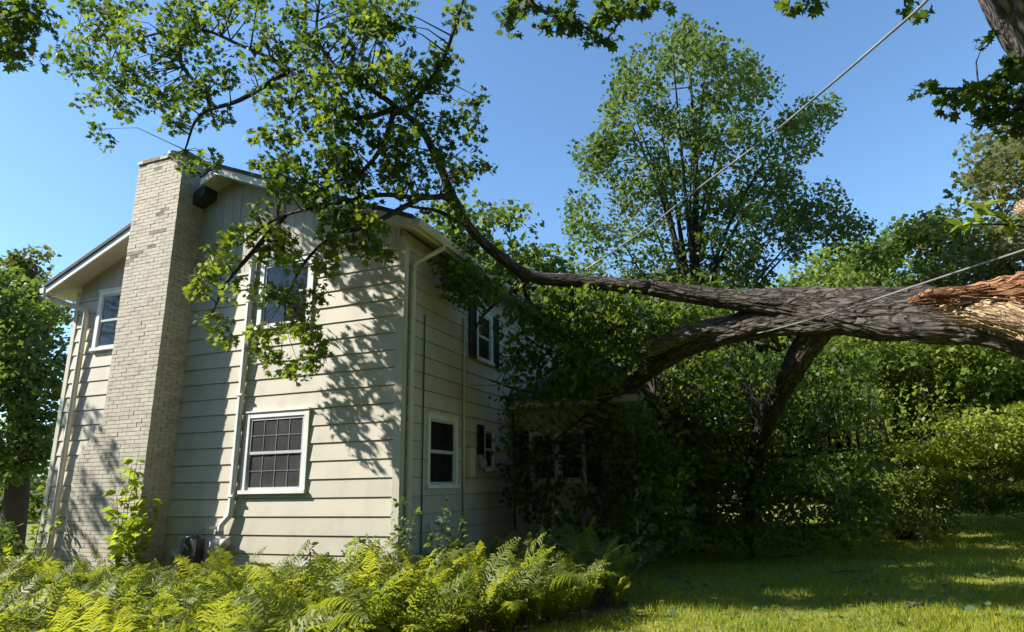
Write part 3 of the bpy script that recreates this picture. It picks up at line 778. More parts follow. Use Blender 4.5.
# ------------------------------------------------------------------ the fallen maple
fm = empty('fallen_maple', tuple(at(930, 315, 8.8) * np.array([1, 1, 0])))
fm.location = (float(at(1060, 330, 8.2)[0]), float(at(1060, 330, 8.2)[1]), 0)
tag(fm, 'large broken maple with torn trunk fallen across onto the house roof', 'fallen tree')
skel = []
def limb(name, pts, rad, material='bark', sides=16, n=8, amp=0.12, seed=0, ridges=9, parent=None, build=True, mb=None):
    m = mb or MB(); c, r = bark_tube(m, [at(*q) for q in pts], rad, sides, n, amp, seed, ridges)
    skel.extend(zip(c, r))
    if build: return m.build(name, M[material], parent or fm, True)
TR = [(968, 318, 8.45), (950, 316, 8.55), (925, 313, 8.75), (890, 313, 9.05), (850, 311, 9.4), (815, 307, 9.8), (785, 303, 10.05), (755, 301, 10.3), (720, 298, 10.6), (650, 288, 11.0), (580, 281, 11.3), (530, 276, 11.3), (497, 254, 11.1), (470, 228, 10.8), (452, 195, 10.4), (435, 155, 10.0), (418, 125, 9.8), (395, 108, 9.6)]
limb('trunk', TR[:10], [0.24, 0.32, 0.38, 0.37, 0.33, 0.28, 0.225, 0.185, 0.16, 0.13], 'bark', 90, 16, 0.17, 1, 16)
limb('limb', TR[9:], [0.13, 0.115, 0.105, 0.09, 0.08, 0.068, 0.06, 0.05, 0.04], 'bark', 20, 9, 0.16, 1, 12)
limb('limb', [(880, 316, 9.1), (840, 318, 9.45), (800, 319, 9.95), (765, 322, 10.4), (725, 330, 10.8), (690, 342, 11.2), (662, 360, 11.6), (640, 378, 11.9), (620, 390, 12.1), (598, 398, 12.3)],
     [0.2, 0.25, 0.245, 0.235, 0.22, 0.2, 0.175, 0.14, 0.11, 0.08], 'bark', 60, 12, 0.24, 3, 14)
limb('limb', [(735, 322, 10.65), (690, 333, 11.0), (662, 344, 11.25), (640, 356, 11.4), (628, 372, 11.5)], [0.12, 0.15, 0.13, 0.08, 0.02], 'barklite', 30, 10, 0.35, 4, 12)
limb('limb', [(850, 305, 9.5), (825, 322, 9.75), (803, 352, 10.3), (788, 380, 11.0), (770, 415, 12.0), (758, 445, 13.0), (752, 475, 14.0), (749, 510, 15.3), (748, 545, 17.0)],
     [0.14, 0.22, 0.19, 0.17, 0.17, 0.17, 0.17, 0.16, 0.12], 'bark', 50, 10, 0.2, 5, 12)
def dpt(px, py, d):
    """hanging sprays keep about one metre clear of the gable wall"""
    Yp = np.interp(py, [0, 120, 200, 380], [-1.75, -1.5, -1.1, -0.95])
    ry = FW[1] + (px - 512) / FPX * RX[1] - (py - 316) / FPX * UP[1]
    d2 = (Yp - CAM[1]) / ry
    w_ = float(np.clip((430 - px) / 90, 0, 1))
    return d * (1 - w_) + d2 * w_
small = [
    [(405, 112, 9.7), (425, 88, 9.3), (443, 60, 9.0), (457, 20, 8.7), (466, -10, 8.5)],
    [(418, 125, 9.8), (380, 95, 9.3), (345, 75, 9.0), (318, 40, 8.6), (320, -8, 8.4)],
    [(395, 108, 9.6), (360, 118, 9.2), (320, 105, 8.8), (290, 70, 8.5), (240, 45, 8.2), (190, 28, 8.0), (120, 40, 7.9), (80, 24, 7.8)],
    [(290, 70, 8.5), (240, 100, 8.3), (200, 115, 8.2), (185, 150, 8.4)],
    [(190, 28, 8.0), (180, 60, 8.0), (205, 95, 8.1), (214, 120, 8.2)],
    [(452, 195, 10.4), (420, 198, 9.9), (380, 195, 9.4), (330, 205, 9.1), (285, 215, 8.9), (255, 232, 8.8), (240, 245, 8.75)],
    [(420, 198, 9.9), (370, 225, 9.3), (335, 235, 9.0), (305, 262, 8.9), (285, 300, 8.85)],
    [(470, 228, 10.8), (440, 212, 10.5), (420, 208, 10.2), (400, 205, 10.1)],
    [(285, 215, 8.9), (250, 255, 8.75), (225, 285, 8.7), (212, 315, 8.65)],
    [(395, 108, 9.6), (380, 150, 9.3), (350, 180, 9.1), (310, 190, 9.0)],
    [(570, 284, 11.3), (572, 305, 11.2), (568, 330, 11.15), (570, 355, 11.1)],
    [(640, 318, 11.8), (610, 330, 11.6), (585, 335, 11.4), (560, 332, 11.3)],
    [(520, 276, 11.3), (528, 300, 11.4), (540, 310, 11.6), (536, 330, 11.7)],
    [(655, 395, 12.3), (680, 430, 12.8), (710, 450, 13.3), (750, 452, 14.0)],
    [(768, 330, 10.4), (780, 350, 10.6), (765, 345, 10.9), (745, 338, 11.2)],
    [(640, 385, 12.0), (660, 410, 12.4), (690, 445, 13.0), (700, 480, 13.4)],
    [(755, 455, 13.6), (800, 455, 13.6), (850, 450, 13.8), (890, 445, 14.0)],
    [(758, 445, 13.2), (780, 480, 13.6), (820, 500, 14.0), (870, 510, 14.5)],
    [(620, 390, 12.1), (580, 420, 12.2), (555, 440, 12.3)],
    [(598, 398, 12.3), (560, 395, 12.2), (520, 390, 12.0), (490, 380, 11.8)],
    [(535, 277, 11.3), (500, 300, 11.3), (480, 320, 11.3), (470, 345, 11.2)],
]
for i, s_ in enumerate(small):
    k = len(s_); limb('branch', [(a_, b_, dpt(a_, b_, c_)) for a_, b_, c_ in s_], list(np.linspace(0.045 if i not in (10, 11, 13, 15) else 0.06, 0.014, k)), 'bark', 8, 5, 0.1, 20 + i)

# torn end: splintered orange wood and a pale split face, bark strip underneath
sp = random.Random(3)
def splinter(mb, a, b, w_, t_):
    """a flat tapering shard from a to b"""
    a = np.array(a); b = np.array(b); d = b - a; d /= np.linalg.norm(d)
    u_ = np.cross(d, [sp.uniform(-.4, .4), sp.uniform(-.4, .4), 1]); u_ /= np.linalg.norm(u_); v_ = np.cross(d, u_)
    L_ = np.linalg.norm(b - a); n_ = 5; ring = []
    for k in range(n_):
        t = k / (n_ - 1); c_ = a + (b - a) * t + u_ * sp.uniform(-.02, .02) * L_ + v_ * sp.uniform(-.03, .03) * L_
        q = (1 - t) ** 0.7 + 0.04
        ring += [c_ + u_ * w_ * q * sp.uniform(.7, 1.2), c_ + v_ * t_ * q, c_ - u_ * w_ * q * sp.uniform(.7, 1.2), c_ - v_ * t_ * q]
    fs = [(4 * k + e, 4 * k + (e + 1) % 4, 4 * k + 4 + (e + 1) % 4, 4 * k + 4 + e) for k in range(n_ - 1) for e in range(4)]
    mb.add(ring, fs + [(3, 2, 1, 0), (4 * n_ - 4, 4 * n_ - 3, 4 * n_ - 2, 4 * n_ - 1)])
m = MB()
bark_tube(m, [at(908, 304, 8.6), at(935, 300, 8.45), at(970, 300, 8.25), at(1005, 299, 8.0), at(1040, 295, 7.8), at(1085, 300, 7.6)], [0.05, 0.13, 0.17, 0.2, 0.23, 0.24], 70, 18, 0.42, 6, 26)
for i in range(34):
    x0 = sp.uniform(950, 1070); y0 = 290 + sp.uniform(-6, 16); d0 = 8.6 - (x0 - 905) * 0.0078
    ln = -sp.uniform(15, 50) if i % 3 else sp.uniform(15, 40)
    splinter(m, at(x0, y0, d0 - 0.12), at(x0 + ln, y0 - sp.uniform(-8, 9), d0 - ln * 0.007 - sp.uniform(0.12, 0.22)), sp.uniform(0.025, 0.06), sp.uniform(0.01, 0.025))
m.build('torn_wood', M['torn'], fm)
m = MB()
bark_tube(m, [at(940, 307, 8.3), at(965, 309, 8.08), at(1005, 317, 7.78), at(1040, 330, 7.55), at(1085, 350, 7.4)], [0.02, 0.11, 0.19, 0.23, 0.24], 60, 14, 0.3, 8, 20)
for i in range(34):
    x0 = sp.uniform(960, 1060); d0 = 8.0 - (x0 - 950) * 0.0065
    splinter(m, at(x0, 312 + (x0 - 960) * 0.25 + sp.uniform(-4, 10), d0 - 0.16), at(x0 - sp.uniform(25, 70), 309 + (x0 - 960) * 0.12 + sp.uniform(-4, 8), d0 - 0.06), sp.uniform(0.012, 0.03), 0.01)
m.build('split_face', M['wood'], fm)
m = MB()
bark_tube(m, [at(860, 320, 9.1), at(895, 327, 8.7), at(930, 329, 8.35), at(965, 330, 8.1), at(1000, 340, 7.8), at(1030, 354, 7.6), at(1080, 380, 7.45)], [0.08, 0.13, 0.17, 0.165, 0.12, 0.09, 0.09], 60, 14, 0.3, 9, 18)
bark_tube(m, [at(940, 324, 7.95), at(975, 326, 7.8), at(1005, 337, 7.58), at(1035, 353, 7.45)], [0.012, 0.04, 0.04, 0.03], 14, 8, 0.4, 10, 8)
m.build('bark_strip', M['bark'], fm, True)

# fallen foliage: blobs of the photograph turned into clumps with their own depth
blobs = [  # px, py, radius px, depth
 (90, 20, 36, 7.9), (140, 45, 42, 8.0), (78, 80, 24, 7.9), (105, 95, 34, 7.9), (108, 130, 15, 7.9), (150, 85, 32, 8.0), (190, 110, 30, 8.1), (160, 122, 14, 8.1), (212, 82, 24, 8.2), (200, 40, 34, 8.0), (238, 15, 34, 8.2),
 (188, 168, 14, 8.5), (205, 158, 16, 8.5), (215, 120, 14, 8.3), (275, 92, 26, 8.5), (268, 50, 28, 8.4), (298, 120, 36, 8.7), (308, 62, 34, 8.6), (322, 20, 38, 8.5), (258, 128, 14, 8.6), (282, 162, 26, 8.7), (258, 165, 12, 8.6),
 (340, 100, 38, 9.0), (350, 150, 40, 9.1), (302, 188, 34, 8.9), (378, 60, 34, 9.1), (398, 20, 28, 8.9), (390, 122, 36, 9.4), (420, 90, 32, 9.3), (440, 60, 20, 9.1), (452, 20, 18, 8.8), (420, 152, 34, 9.7), (455, 132, 26, 9.6), (474, 104, 14, 9.5), (458, 180, 26, 10.1), (398, 190, 32, 9.7), (480, 165, 9, 10), (345, 200, 34, 9.1), (442, 212, 22, 10.2), (65, 45, 20, 7.8), (180, 10, 30, 7.9), (120, 5, 25, 7.8), (360, 30, 30, 8.8), (330, 175, 30, 9.0),
 (250, 222, 22, 8.8), (218, 262, 20, 8.7), (240, 252, 20, 8.75), (204, 290, 13, 8.65), (235, 288, 17, 8.7), (214, 325, 12, 8.65), (285, 240, 28, 8.9), (310, 268, 24, 8.9), (282, 300, 22, 8.85), (265, 328, 14, 8.8), (292, 322, 20, 8.85), (310, 345, 11, 8.85), (284, 365, 9, 8.8), (313, 358, 9, 8.85), (340, 230, 28, 9.1), (384, 222, 17, 9.4), (372, 243, 13, 9.3), (381, 258, 8, 9.3), (262, 350, 7, 8.8), (300, 372, 6, 8.8), (322, 300, 14, 8.9), (225, 335, 8, 8.6),
]
cl = []; per = []; rad = []
for px, py, r, d in blobs:
    d = dpt(px, py, d); k = max(2, int((r / (9.3 if py < 215 else 10)) ** 2))
    for _ in range(k):
        a = rnd.uniform(0, 6.283); q = r * math.sqrt(rnd.random()) * 0.85
        cl.append(at(px + q * math.cos(a), py + q * math.sin(a), d + rnd.uniform(-1, 1) * r / 636 * d * 0.9)); rad.append(0.20); per.append(28 if py < 215 else 28)
cl = np.array(cl); k = house_free(cl); cl = cl[k]; rad = np.array(rad)[k]; per = np.array(per)[k]
m = MB(); twigs_to(m, cl, skel, 0.016, 0.8, rend=0.003); 
pos, sz, ti = clumps_to_leaves(cl, rad, per, 0.088, flatten=0.75)
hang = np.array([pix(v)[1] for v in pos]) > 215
ti = np.where(hang, ti * 0.9 + 0.18, ti * ti * 1.2)  # interior shade put into the tint: upper crown darker, hanging sprays lighter
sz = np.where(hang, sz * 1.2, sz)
k = house_free(pos); pos, sz, ti = pos[k], sz[k], ti[k]
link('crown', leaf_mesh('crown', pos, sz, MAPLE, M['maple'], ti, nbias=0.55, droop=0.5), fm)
m.build('twigs', M['bark'], fm)['kind'] = 'stuff'
# crown mass crushed over the wing and on to the lawn
polys = [
 ([(500, 285), (540, 288), (600, 290), (700, 305), (770, 312), (700, 330), (640, 360), (610, 392), (560, 392), (515, 380), (505, 330)], 11.6, 0.8, 270, 18),
 ([(425, 245), (455, 250), (490, 275), (505, 300), (465, 300), (425, 270)], 10.9, 0.5, 50, 18),
 ([(530, 310), (585, 320), (590, 390), (540, 385)], 11.0, 0.35, 55, 18),
 ([(410, 300), (425, 305), (425, 350), (412, 370)], 10.2, 0.2, 10, 10),
 ([(505, 390), (560, 395), (640, 405), (650, 440), (650, 530), (560, 530), (510, 500)], 12.0, 0.6, 125, 18),
 ([(630, 400), (690, 352), (780, 345), (840, 345), (885, 365), (880, 420), (880, 460), (890, 520), (860, 545), (700, 548), (640, 540)], 14.2, 1.8, 620, 24),
 ([(605, 420), (660, 410), (690, 470), (690, 552), (640, 556), (600, 540)], 11.9, 0.9, 150, 22),
 ([(560, 300), (720, 305), (800, 335), (860, 350), (860, 430), (700, 430), (600, 380)], 13.6, 1.2, 260, 20),
]
cl = []; per = []
for po, d, th, nn, pr in polys:
    q = poly_points(po, d, th, nn); q = q[house_free(q)]
    q = q[np.array([noise.noise(Vector(v * 0.8)) > -0.3 for v in q], bool)]
    cl.append(q); per += [pr] * len(q)
cl = np.vstack(cl)
m = MB(); twigs_to(m, cl, skel, 0.018, 0.55, rend=0.004); m.build('twigs', M['bark'], fm)['kind'] = 'stuff'
pos, sz, ti = clumps_to_leaves(cl, 0.30, np.array(per), 0.12, flatten=0.75)
k = house_free(pos); pos, sz, ti = pos[k], sz[k], ti[k]
link('crown', leaf_mesh('crown', pos, sz * 0.85, MAPLE, M['maple'], ti, nbias=0.35, droop=0.5), fm)

# ------------------------------------------------------------------ the standing maple at the right
skel2 = []
sm = empty('standing_maple', tuple(at(1330, 620, 6.6) * np.array([1, 1, 0])))
tag(sm, 'standing maple leaning in at the top right corner with leafy branches overhead', 'tree')
b0 = np.array(sm.location)
m = MB()
c, r = bark_tube(m, [b0, b0 + np.array([-0.25, 0.0, 1.6]), at(1190, 330, 6.7), at(1110, 160, 6.7), at(1040, 30, 6.6), at(985, -80, 6.4), at(900, -230, 6.2)], [0.62, 0.52, 0.42, 0.36, 0.33, 0.30, 0.24], 34, 9, 0.16, 12, 14)
skel2 += list(zip(c, r)); sm_top = c[-1]; m.build('trunk', M['stembark'], sm, True)
br = [
 [(985, -80, 6.4), (850, -120, 6.6), (720, -70, 6.8), (650, -40, 6.9), (560, -25, 7.0)],
 [(650, -40, 6.9), (640, -5, 6.9), (622, 18, 6.9), (608, 38, 6.9)],
 [(560, -25, 7.0), (530, -4, 7.0), (545, 12, 7.0), (575, 22, 7.0), (600, 38, 6.95)],
 [(1060, 70, 6.6), (1030, 95, 6.5), (1000, 100, 6.4), (965, 90, 6.3), (935, 88, 6.3)],
 [(1030, 95, 6.5), (1005, 118, 6.4), (988, 128, 6.4)],
 [(850, -120, 6.6), (900, -40, 6.4), (905, 5, 6.3)],
 [(850, -120, 6.6), (815, -30, 6.7), (808, 4, 6.7)],
]
for s_ in br:
    m = MB(); c, r = bark_tube(m, [at(*q) for q in s_], list(np.linspace(0.06 if s_ is br[0] else 0.03, 0.01, len(s_))), 8, 5, 0.1, 30)
    skel2 += list(zip(c, r)); m.build('branch', M['bark'], sm, True)
# pale broken stub
m = MB(); bark_tube(m, [at(1075, 215, 6.7), at(1045, 210, 6.4), at(1022, 207, 6.25)], [0.09, 0.085, 0.075], 12, 4, 0.2, 15, 8); m.build('broken_stub', M['wood'], sm, True)
blobs2 = [(520, 8, 20, 7), (556, 14, 20, 7), (588, 30, 20, 6.95), (612, 14, 20, 6.9), (640, 4, 12, 6.9), (606, 44, 8, 6.9), (672, 2, 8, 6.9), (512, 26, 9, 7), (545, 28, 8, 7), (503, 18, 7, 7), (808, 3, 14, 6.7), (790, 8, 6, 6.7), (905, 8, 11, 6.3), (922, 14, 6, 6.3),
          (938, 92, 15, 6.3), (968, 84, 18, 6.35), (998, 98, 24, 6.45), (1014, 70, 16, 6.5), (985, 120, 15, 6.4), (1016, 125, 18, 6.5), (986, 36, 8, 6.4), (952, 104, 10, 6.3), (1030, 100, 22, 6.5), (925, 86, 7, 6.3)]
cl = []
for px, py, r, d in blobs2:
    for _ in range(max(1, int((r / 8) ** 2))):
        a = rnd.uniform(0, 6.283); q = r * math.sqrt(rnd.random()) * 0.85
        cl.append(at(px + q * math.cos(a), py + q * math.sin(a), d + rnd.uniform(-1, 1) * r / 636 * d))
cl = np.array(cl)
m = MB(); twigs_to(m, cl, skel2, 0.012, 0.9, rend=0.003); m.build('twigs', M['bark'], sm)['kind'] = 'stuff'
pos, sz, ti = clumps_to_leaves(cl, 0.10, 12, 0.10, flatten=0.75)
ti = ti * 0.5
link('crown', leaf_mesh('crown', pos, sz, MAPLE, M['maple'], ti, nbias=0.5, droop=0.4), sm)
q = rng.uniform([2.5, -15, 8.5], [15, 1.5, 13.5], (420, 3))  # unseen canopy added above and behind the camera to block sky light
q = q[(q[:, 0] - 9) ** 2 / 46 + (q[:, 1] + 7) ** 2 / 70 < 1]
vis = np.array([(pix(v)[2] > 0 and -30 < pix(v)[0] < 1060 and pix(v)[1] > -70) for v in q]); q = q[~vis]
m = MB()
for e_ in ((12, -9, 11.5), (9, -11, 11.5), (5, -6, 11), (10, -3, 11.5), (6.5, -10, 11.8)):
    cc, rr = bark_tube(m, [c0_ for c0_ in (np.array(sm_top), (np.array(sm_top) + np.array(e_)) / 2 + np.array([0, 0, 0.5]), np.array(e_))], [0.12, 0.07, 0.02], 8, 6, 0.1, 50); skel2 += list(zip(cc, rr))
twigs_to(m, q, skel2, 0.03, 1.0); m.build('limbs', M['bark'], sm)['kind'] = 'stuff'
pos, sz, ti = clumps_to_leaves(q, 0.75, 55, 0.22)
link('crown', leaf_mesh('crown', pos, sz, OVAL, M['maple'], ti, nbias=0.5, droop=0.4), sm)['kind'] = 'stuff'
# bright sprig hanging before the olive tree
sprig = MB(); cl = []
for s_ in ([(1060, 235, 6.5), (1015, 225, 6.4), (990, 212, 6.4), (962, 203, 6.4)], [(1015, 225, 6.4), (980, 224, 6.4), (962, 226, 6.4)], [(990, 212, 6.4), (1005, 203, 6.4)]):
    c, r = bark_tube(sprig, [at(*q) for q in s_], list(np.linspace(0.012, 0.004, len(s_))), 5, 3, 0.05, 2); cl += list(c[3:])
cl = np.array(cl); sprig.build('branch', M['bark'], sm, True)
pos, sz, ti = clumps_to_leaves(cl, 0.05, 3, 0.13, flatten=0.4)
link('sprig', leaf_mesh('sprig', pos, sz, OVAL, M['vine'], ti, nbias=0.8, droop=0.0), sm)['kind'] = 'stuff'

# maple left of the frame: its branch tips show in the top left corner
lm = empty('left_maple', (-13.6, -7.4, 0)); tag(lm, 'dark maple whose branch tips hang into the top left corner', 'tree')
skel3 = []
m = MB(); c, r = bark_tube(m, [(-13.6, -7.4, 0), (-13.5, -7.3, 2.5), (-13.4, -7.2, 5.0), (-13.1, -7.0, 7.2), (-12.9, -6.8, 8.6)], [0.36, 0.28, 0.22, 0.12, 0.05], 16, 6, 0.12, 40)
skel3 += list(zip(c, r))
for q in ((30, 10, 9.5), (15, 45, 9.5), (-60, 10, 10), (-320, 130, 15.5)):
    e_ = at(*q); a = np.array(c[18]); cc, rr = bark_tube(m, [a, (a + e_) / 2 + np.array([0, 0, 0.4]), e_], [0.06, 0.035, 0.012], 8, 6, 0.1, 41); skel3 += list(zip(cc, rr))
m.build('trunk', M['bark'], lm, True)
cl = []
for px, py, r, d in ((18, 12, 26, 9.4), (22, 45, 18, 9.4), (6, 35, 24, 9.5), (40, 28, 12, 9.4), (-50, 5, 40, 9.8)):
    for _ in range(max(2, int((r / 9) ** 2))):
        a = rnd.uniform(0, 6.283); q = r * math.sqrt(rnd.random()) * 0.85
        cl.append(at(px + q * math.cos(a), py + q * math.sin(a), d + rnd.uniform(-1, 1) * r / 636 * d))
qq = rng.normal(size=(46, 3)) * np.array([0.9, 0.55, 1.0]) + np.array([-12.8, -3.1, 6.0]); qq = qq[[pix(v)[0] < -12 for v in qq]]
cl = np.vstack([np.array(cl), qq])
m = MB(); twigs_to(m, cl, skel3, 0.02, 0.8, rend=0.004); m.build('twigs', M['bark'], lm)['kind'] = 'stuff'
pos, sz, ti = clumps_to_leaves(cl, 0.26, 30, 0.11, flatten=0.75)
ti = ti * 0.6
link('crown', leaf_mesh('crown', pos, sz, MAPLE, M['maple'], ti, nbias=0.5, droop=0.4), lm)

# ------------------------------------------------------------------ wires
def wire(label, pts, r):
    m = MB(); c = catmull([at(*q) for q in pts], 8); m.tube(c, r, 7)
    o = m.build('cable', M['wire'], None, True); tag(o, label, 'cable', 'overhead service cables'); return o
wire('thick grey cable crossing the sky down from the top right', [(960, -40, 4.2), (925, 2, 4.6), (880, 42, 5.1), (830, 85, 5.8), (770, 135, 6.8), (700, 187, 8.3), (650, 226, 9.8), (612, 252, 10.9), (585, 270, 11.3)], 0.012)
wire('thin grey cable passing in front of the broken trunk', [(1080, 230, 5.6), (1024, 250, 6.1), (960, 271, 6.8), (900, 291, 7.6), (840, 311, 8.6), (790, 325, 9.5), (768, 331, 10.0), (748, 335, 10.6)], 0.011)
wire('short pale cable ending at the wing below the limb', [(529, 402, 12.3), (560, 401, 12.1), (590, 399, 11.9), (614, 395, 11.9)], 0.012)
wire('loose pale cable sagging to the side wall under the upper window', [(471, 385, 10.8), (500, 385, 11.0), (530, 382, 11.15), (560, 377, 11.3), (590, 372, 11.4)], 0.011)

# ------------------------------------------------------------------ ferns
def fern_mesh(seed):
    r = random.Random(seed); V = []; F = []; T = []
    nf = r.randint(8, 11)
    for i in range(nf):
        az = 6.283 * i / nf + r.uniform(-0.4, 0.4); L = r.uniform(0.6, 1.1); lean = r.uniform(0.5, 1.25)
        t_ = r.random()
        pts = []; pos = np.array([0.03 * math.cos(az), 0.03 * math.sin(az), 0.0]); el = math.pi / 2 - 0.22 * lean; az2 = az
        npn = 32; stp = L / npn; curl = r.uniform(-0.03, 0.03)
        for k in range(npn + 1):
            pts.append(pos.copy()); el -= lean * 0.82 * (0.015 + 0.105 * (k / npn) ** 1.1); az2 += curl
            pos = pos + stp * np.array([math.cos(az2) * math.cos(el), math.sin(az2) * math.cos(el), math.sin(el)])
        side = np.array([-math.sin(az), math.cos(az), 0]); twist = r.uniform(-0.6, 0.6)
        side = side * math.cos(twist) + np.array([0, 0, 1]) * math.sin(twist)
        for k in range(4, npn + 1):
            s = k / npn; tang = pts[k] - pts[k - 1]; tang /= np.linalg.norm(tang)
            ln = 0.16 * L / 0.8 * max(0.02, math.sin(math.pi * min(1, (s * 0.93 + 0.05)) ** 1.1)) ** 0.8
            nrm = np.cross(side, tang)
            for sg in (-1, 1):
                l2 = ln * r.uniform(0.75, 1.15)
                dirn = side * sg * 0.92 + tang * r.uniform(0.25, 0.55) - np.array([0, 0, 1]) * 0.15 + nrm * r.uniform(-0.25, 0.25)
                dirn /= np.linalg.norm(dirn); wv = tang * 0.0098
                a = pts[k]; b = len(V); mid = a + dirn * l2 * 0.5 + np.array([0, 0, 0.012]); tip = a + dirn * l2 - np.array([0, 0, r.uniform(0.1, 0.4) * l2])
                V += [tuple(a - wv * 0.7), tuple(a + wv * 0.7), tuple(mid + wv), tuple(tip), tuple(mid - wv)]; F.append((b, b + 1, b + 2, b + 3, b + 4)); T += [t_ * 0.6 + 0.4 * r.random()] * 5
        for k in range(npn):
            b = len(V); wv = side * 0.004
            V += [tuple(pts[k] - wv), tuple(pts[k] + wv), tuple(pts[k + 1] + wv), tuple(pts[k + 1] - wv)]; F.append((b, b + 1, b + 2, b + 3)); T += [0.9] * 4
    me = bpy.data.meshes.new('fern'); me.from_pydata(V, [], F); a = me.attributes.new('tint', 'FLOAT', 'POINT'); a.data.foreach_set('value', T)
    me.materials.append(M['fern']); me.update(); return me
fern_meshes = [fern_mesh(100 + i) for i in range(8)]
pts = []
tries = 0
bpoly = [(-10.5, -0.45), (-10.5, -6.2), (1.4, -4.7), (1.9, -1.6), (3.0, 0.9), (2.5, 1.75), (0.6, 1.5), (0.45, -0.35), (-0.2, -0.35), (-4.2, -0.4), (-4.2, -0.9), (-6.2, -0.9), (-6.4, -0.4)]
fr = random.Random(11)
while len(pts) < 299 and tries < 20000:
    tries += 1
    x = fr.uniform(-10.5, 3); y = fr.uniform(-6.2, 1.8)
    if not inpoly(bpoly, np.array([x]), np.array([y]))[0]: continue
    px, py, z = pix((x, y, 0.4))
    if z < 2.2 or px < -70 or py > 730: continue
    if -4.15 < x < -2.6 and y > -1.05: continue
    if any((x - a) ** 2 + (y - b) ** 2 < 0.265 ** 2 for a, b in pts): continue
    pts.append((x, y))
for i, (x, y) in enumerate(pts):
    o = link('fern', fern_meshes[i % 8]); s = fr.uniform(0.62, 1.05) * float(np.interp(x, [-4, -1.5, 0, 2.5], [0.84, 0.95, 1.1, 1.1]))
    o.location = (x, y, 0.004); o.rotation_euler = (fr.uniform(-.12, .12), fr.uniform(-.12, .12), fr.uniform(0, 6.28)); o.scale = (s, s, s * fr.uniform(0.9, 1.1))
    tag(o, 'green arching fern in the dense bed along the house', 'fern', 'ferns in the bed along the house')

# ------------------------------------------------------------------ leafy stems
def stem_plant(name, label, base, stems, leafsize, material, nleaf, cat='plant', group=None, template=OVAL, seed=1):
    r = random.Random(seed); root = empty(name, base); tag(root, label, cat, group)
    cen = []; dv = []
    m = MB()
    for h, lean, az in stems:
        b = np.array(base) + np.array([r.uniform(-.06, .06), r.uniform(-.06, .06), 0])
        top = b + np.array([math.cos(az) * lean, math.sin(az) * lean, h]); mid = (b + top) / 2 + np.array([r.uniform(-.05, .05), r.uniform(-.05, .05), 0.05])
        c = catmull([b, mid, top], 6); m.tube(c, lerp_list([0.009, 0.006, 0.003], len(c)), 5)
        for k in range(nleaf):
            t = r.uniform(0.15, 1.0); q = c[int(t * (len(c) - 1))]; a = r.uniform(0, 6.283)
            d = np.array([math.cos(a), math.sin(a), 0.25]); off = r.uniform(0.02, 0.10) * (1.15 - t * 0.6)
            cen.append(q + d * off); dv.append(d)
    m.build('stem', M[material if False else 'weed'], root) if False else m.build('stem', M['bole'], root)
    cen = np.array(cen); dv = np.array(dv)
    link('leaves', leaf_mesh('leaves', cen, leafsize * rng.uniform(0.6, 1.25, len(cen)), template, M[material], rng.uniform(0, 1, len(cen)), nbias=0.7, dirv=dv * 1.5, droop=0.5), root)
    return root
def gp(px, py):      # ground point seen at a pixel
    d = FW + (px - 512) / FPX * RX - (py - 316) / FPX * UP; t = (0 - CAM[2]) / d[2]; q = CAM + t * d; return (float(q[0]), float(q[1]), 0.0)
stem_plant('climbing_vine', 'bright yellow-green leafy vine climbing at the chimney corner', (-4.32, -0.72, 0), [(2.25, 0.05, 1.0), (2.0, 0.12, 2.5), (1.75, 0.2, 4.0), (1.6, 0.2, 0.5), (1.2, 0.3, 3.2), (1.3, 0.3, 5.5), (2.1, 0.12, 5.0)], 0.17, 'vine', 46, 'vine', template=OVAL, seed=4)
stem_plant('leafy_sapling', 'small yellow-green sapling in front of the left house corner', (-6.35, -0.85, 0), [(1.3, 0.3, 0.4), (1.1, 0.25, 2.6), (1.0, 0.3, 4.5), (1.45, 0.1, 1.5)], 0.11, 'vine', 40, 'sapling', seed=5)
stem_plant('leafy_weed', 'tall pale weed growing right at the front house corner', (0.18, -0.38, 0), [(1.35, 0.25, 0.3), (1.5, 0.1, 2.0), (1.15, 0.3, 5.5), (1.0, 0.35, 3.6), (1.2, 0.3, 1.0)], 0.09, 'weed', 60, 'weed', seed=6)
stem_plant('leafy_weed', 'branching weed below the lower side window', (0.75, -0.1, 0), [(1.5, 0.12, 0.8), (1.3, 0.3, 0.1), (1.1, 0.3, 2.6), (1.3, 0.2, 5.0)], 0.085, 'weed', 55, 'weed', seed=7)
stem_plant('leafy_weed', 'single upright weed standing out of the ferns before the dark wing', (2.05, 0.75, 0), [(1.4, 0.05, 0.8), (1.1, 0.12, 3.1)], 0.08, 'weed', 40, 'weed', seed=8)
for i, (x, y) in enumerate(((-0.35, -0.6), (0.5, -0.75), (0.0, -1.0), (1.0, -0.55), (-0.7, -0.85))):
    stem_plant('leafy_weed', ['short weed against the siding left of the house corner', 'short weed in front of the downspout corner', 'broad leaved weed among the ferns by the corner', 'bushy weed under the side window', 'low weed at the foot of the siding below the ferns'][i],
               (x, y, 0), [(0.95, 0.2, 0.3 + i), (0.8, 0.25, 2.3 + i), (0.75, 0.25, 4.4 + i)], 0.10, 'weed', 34, 'weed', seed=20 + i)

# ------------------------------------------------------------------ lawn grass
n = 110000
gx = rng.uniform(-12, 22, n); 
dd = rng.uniform(0, 1, n) ** 1.3 * 24 + 5.5
xx = rng.uniform(380, 1100, n)
yy_ = np.array([0.0])
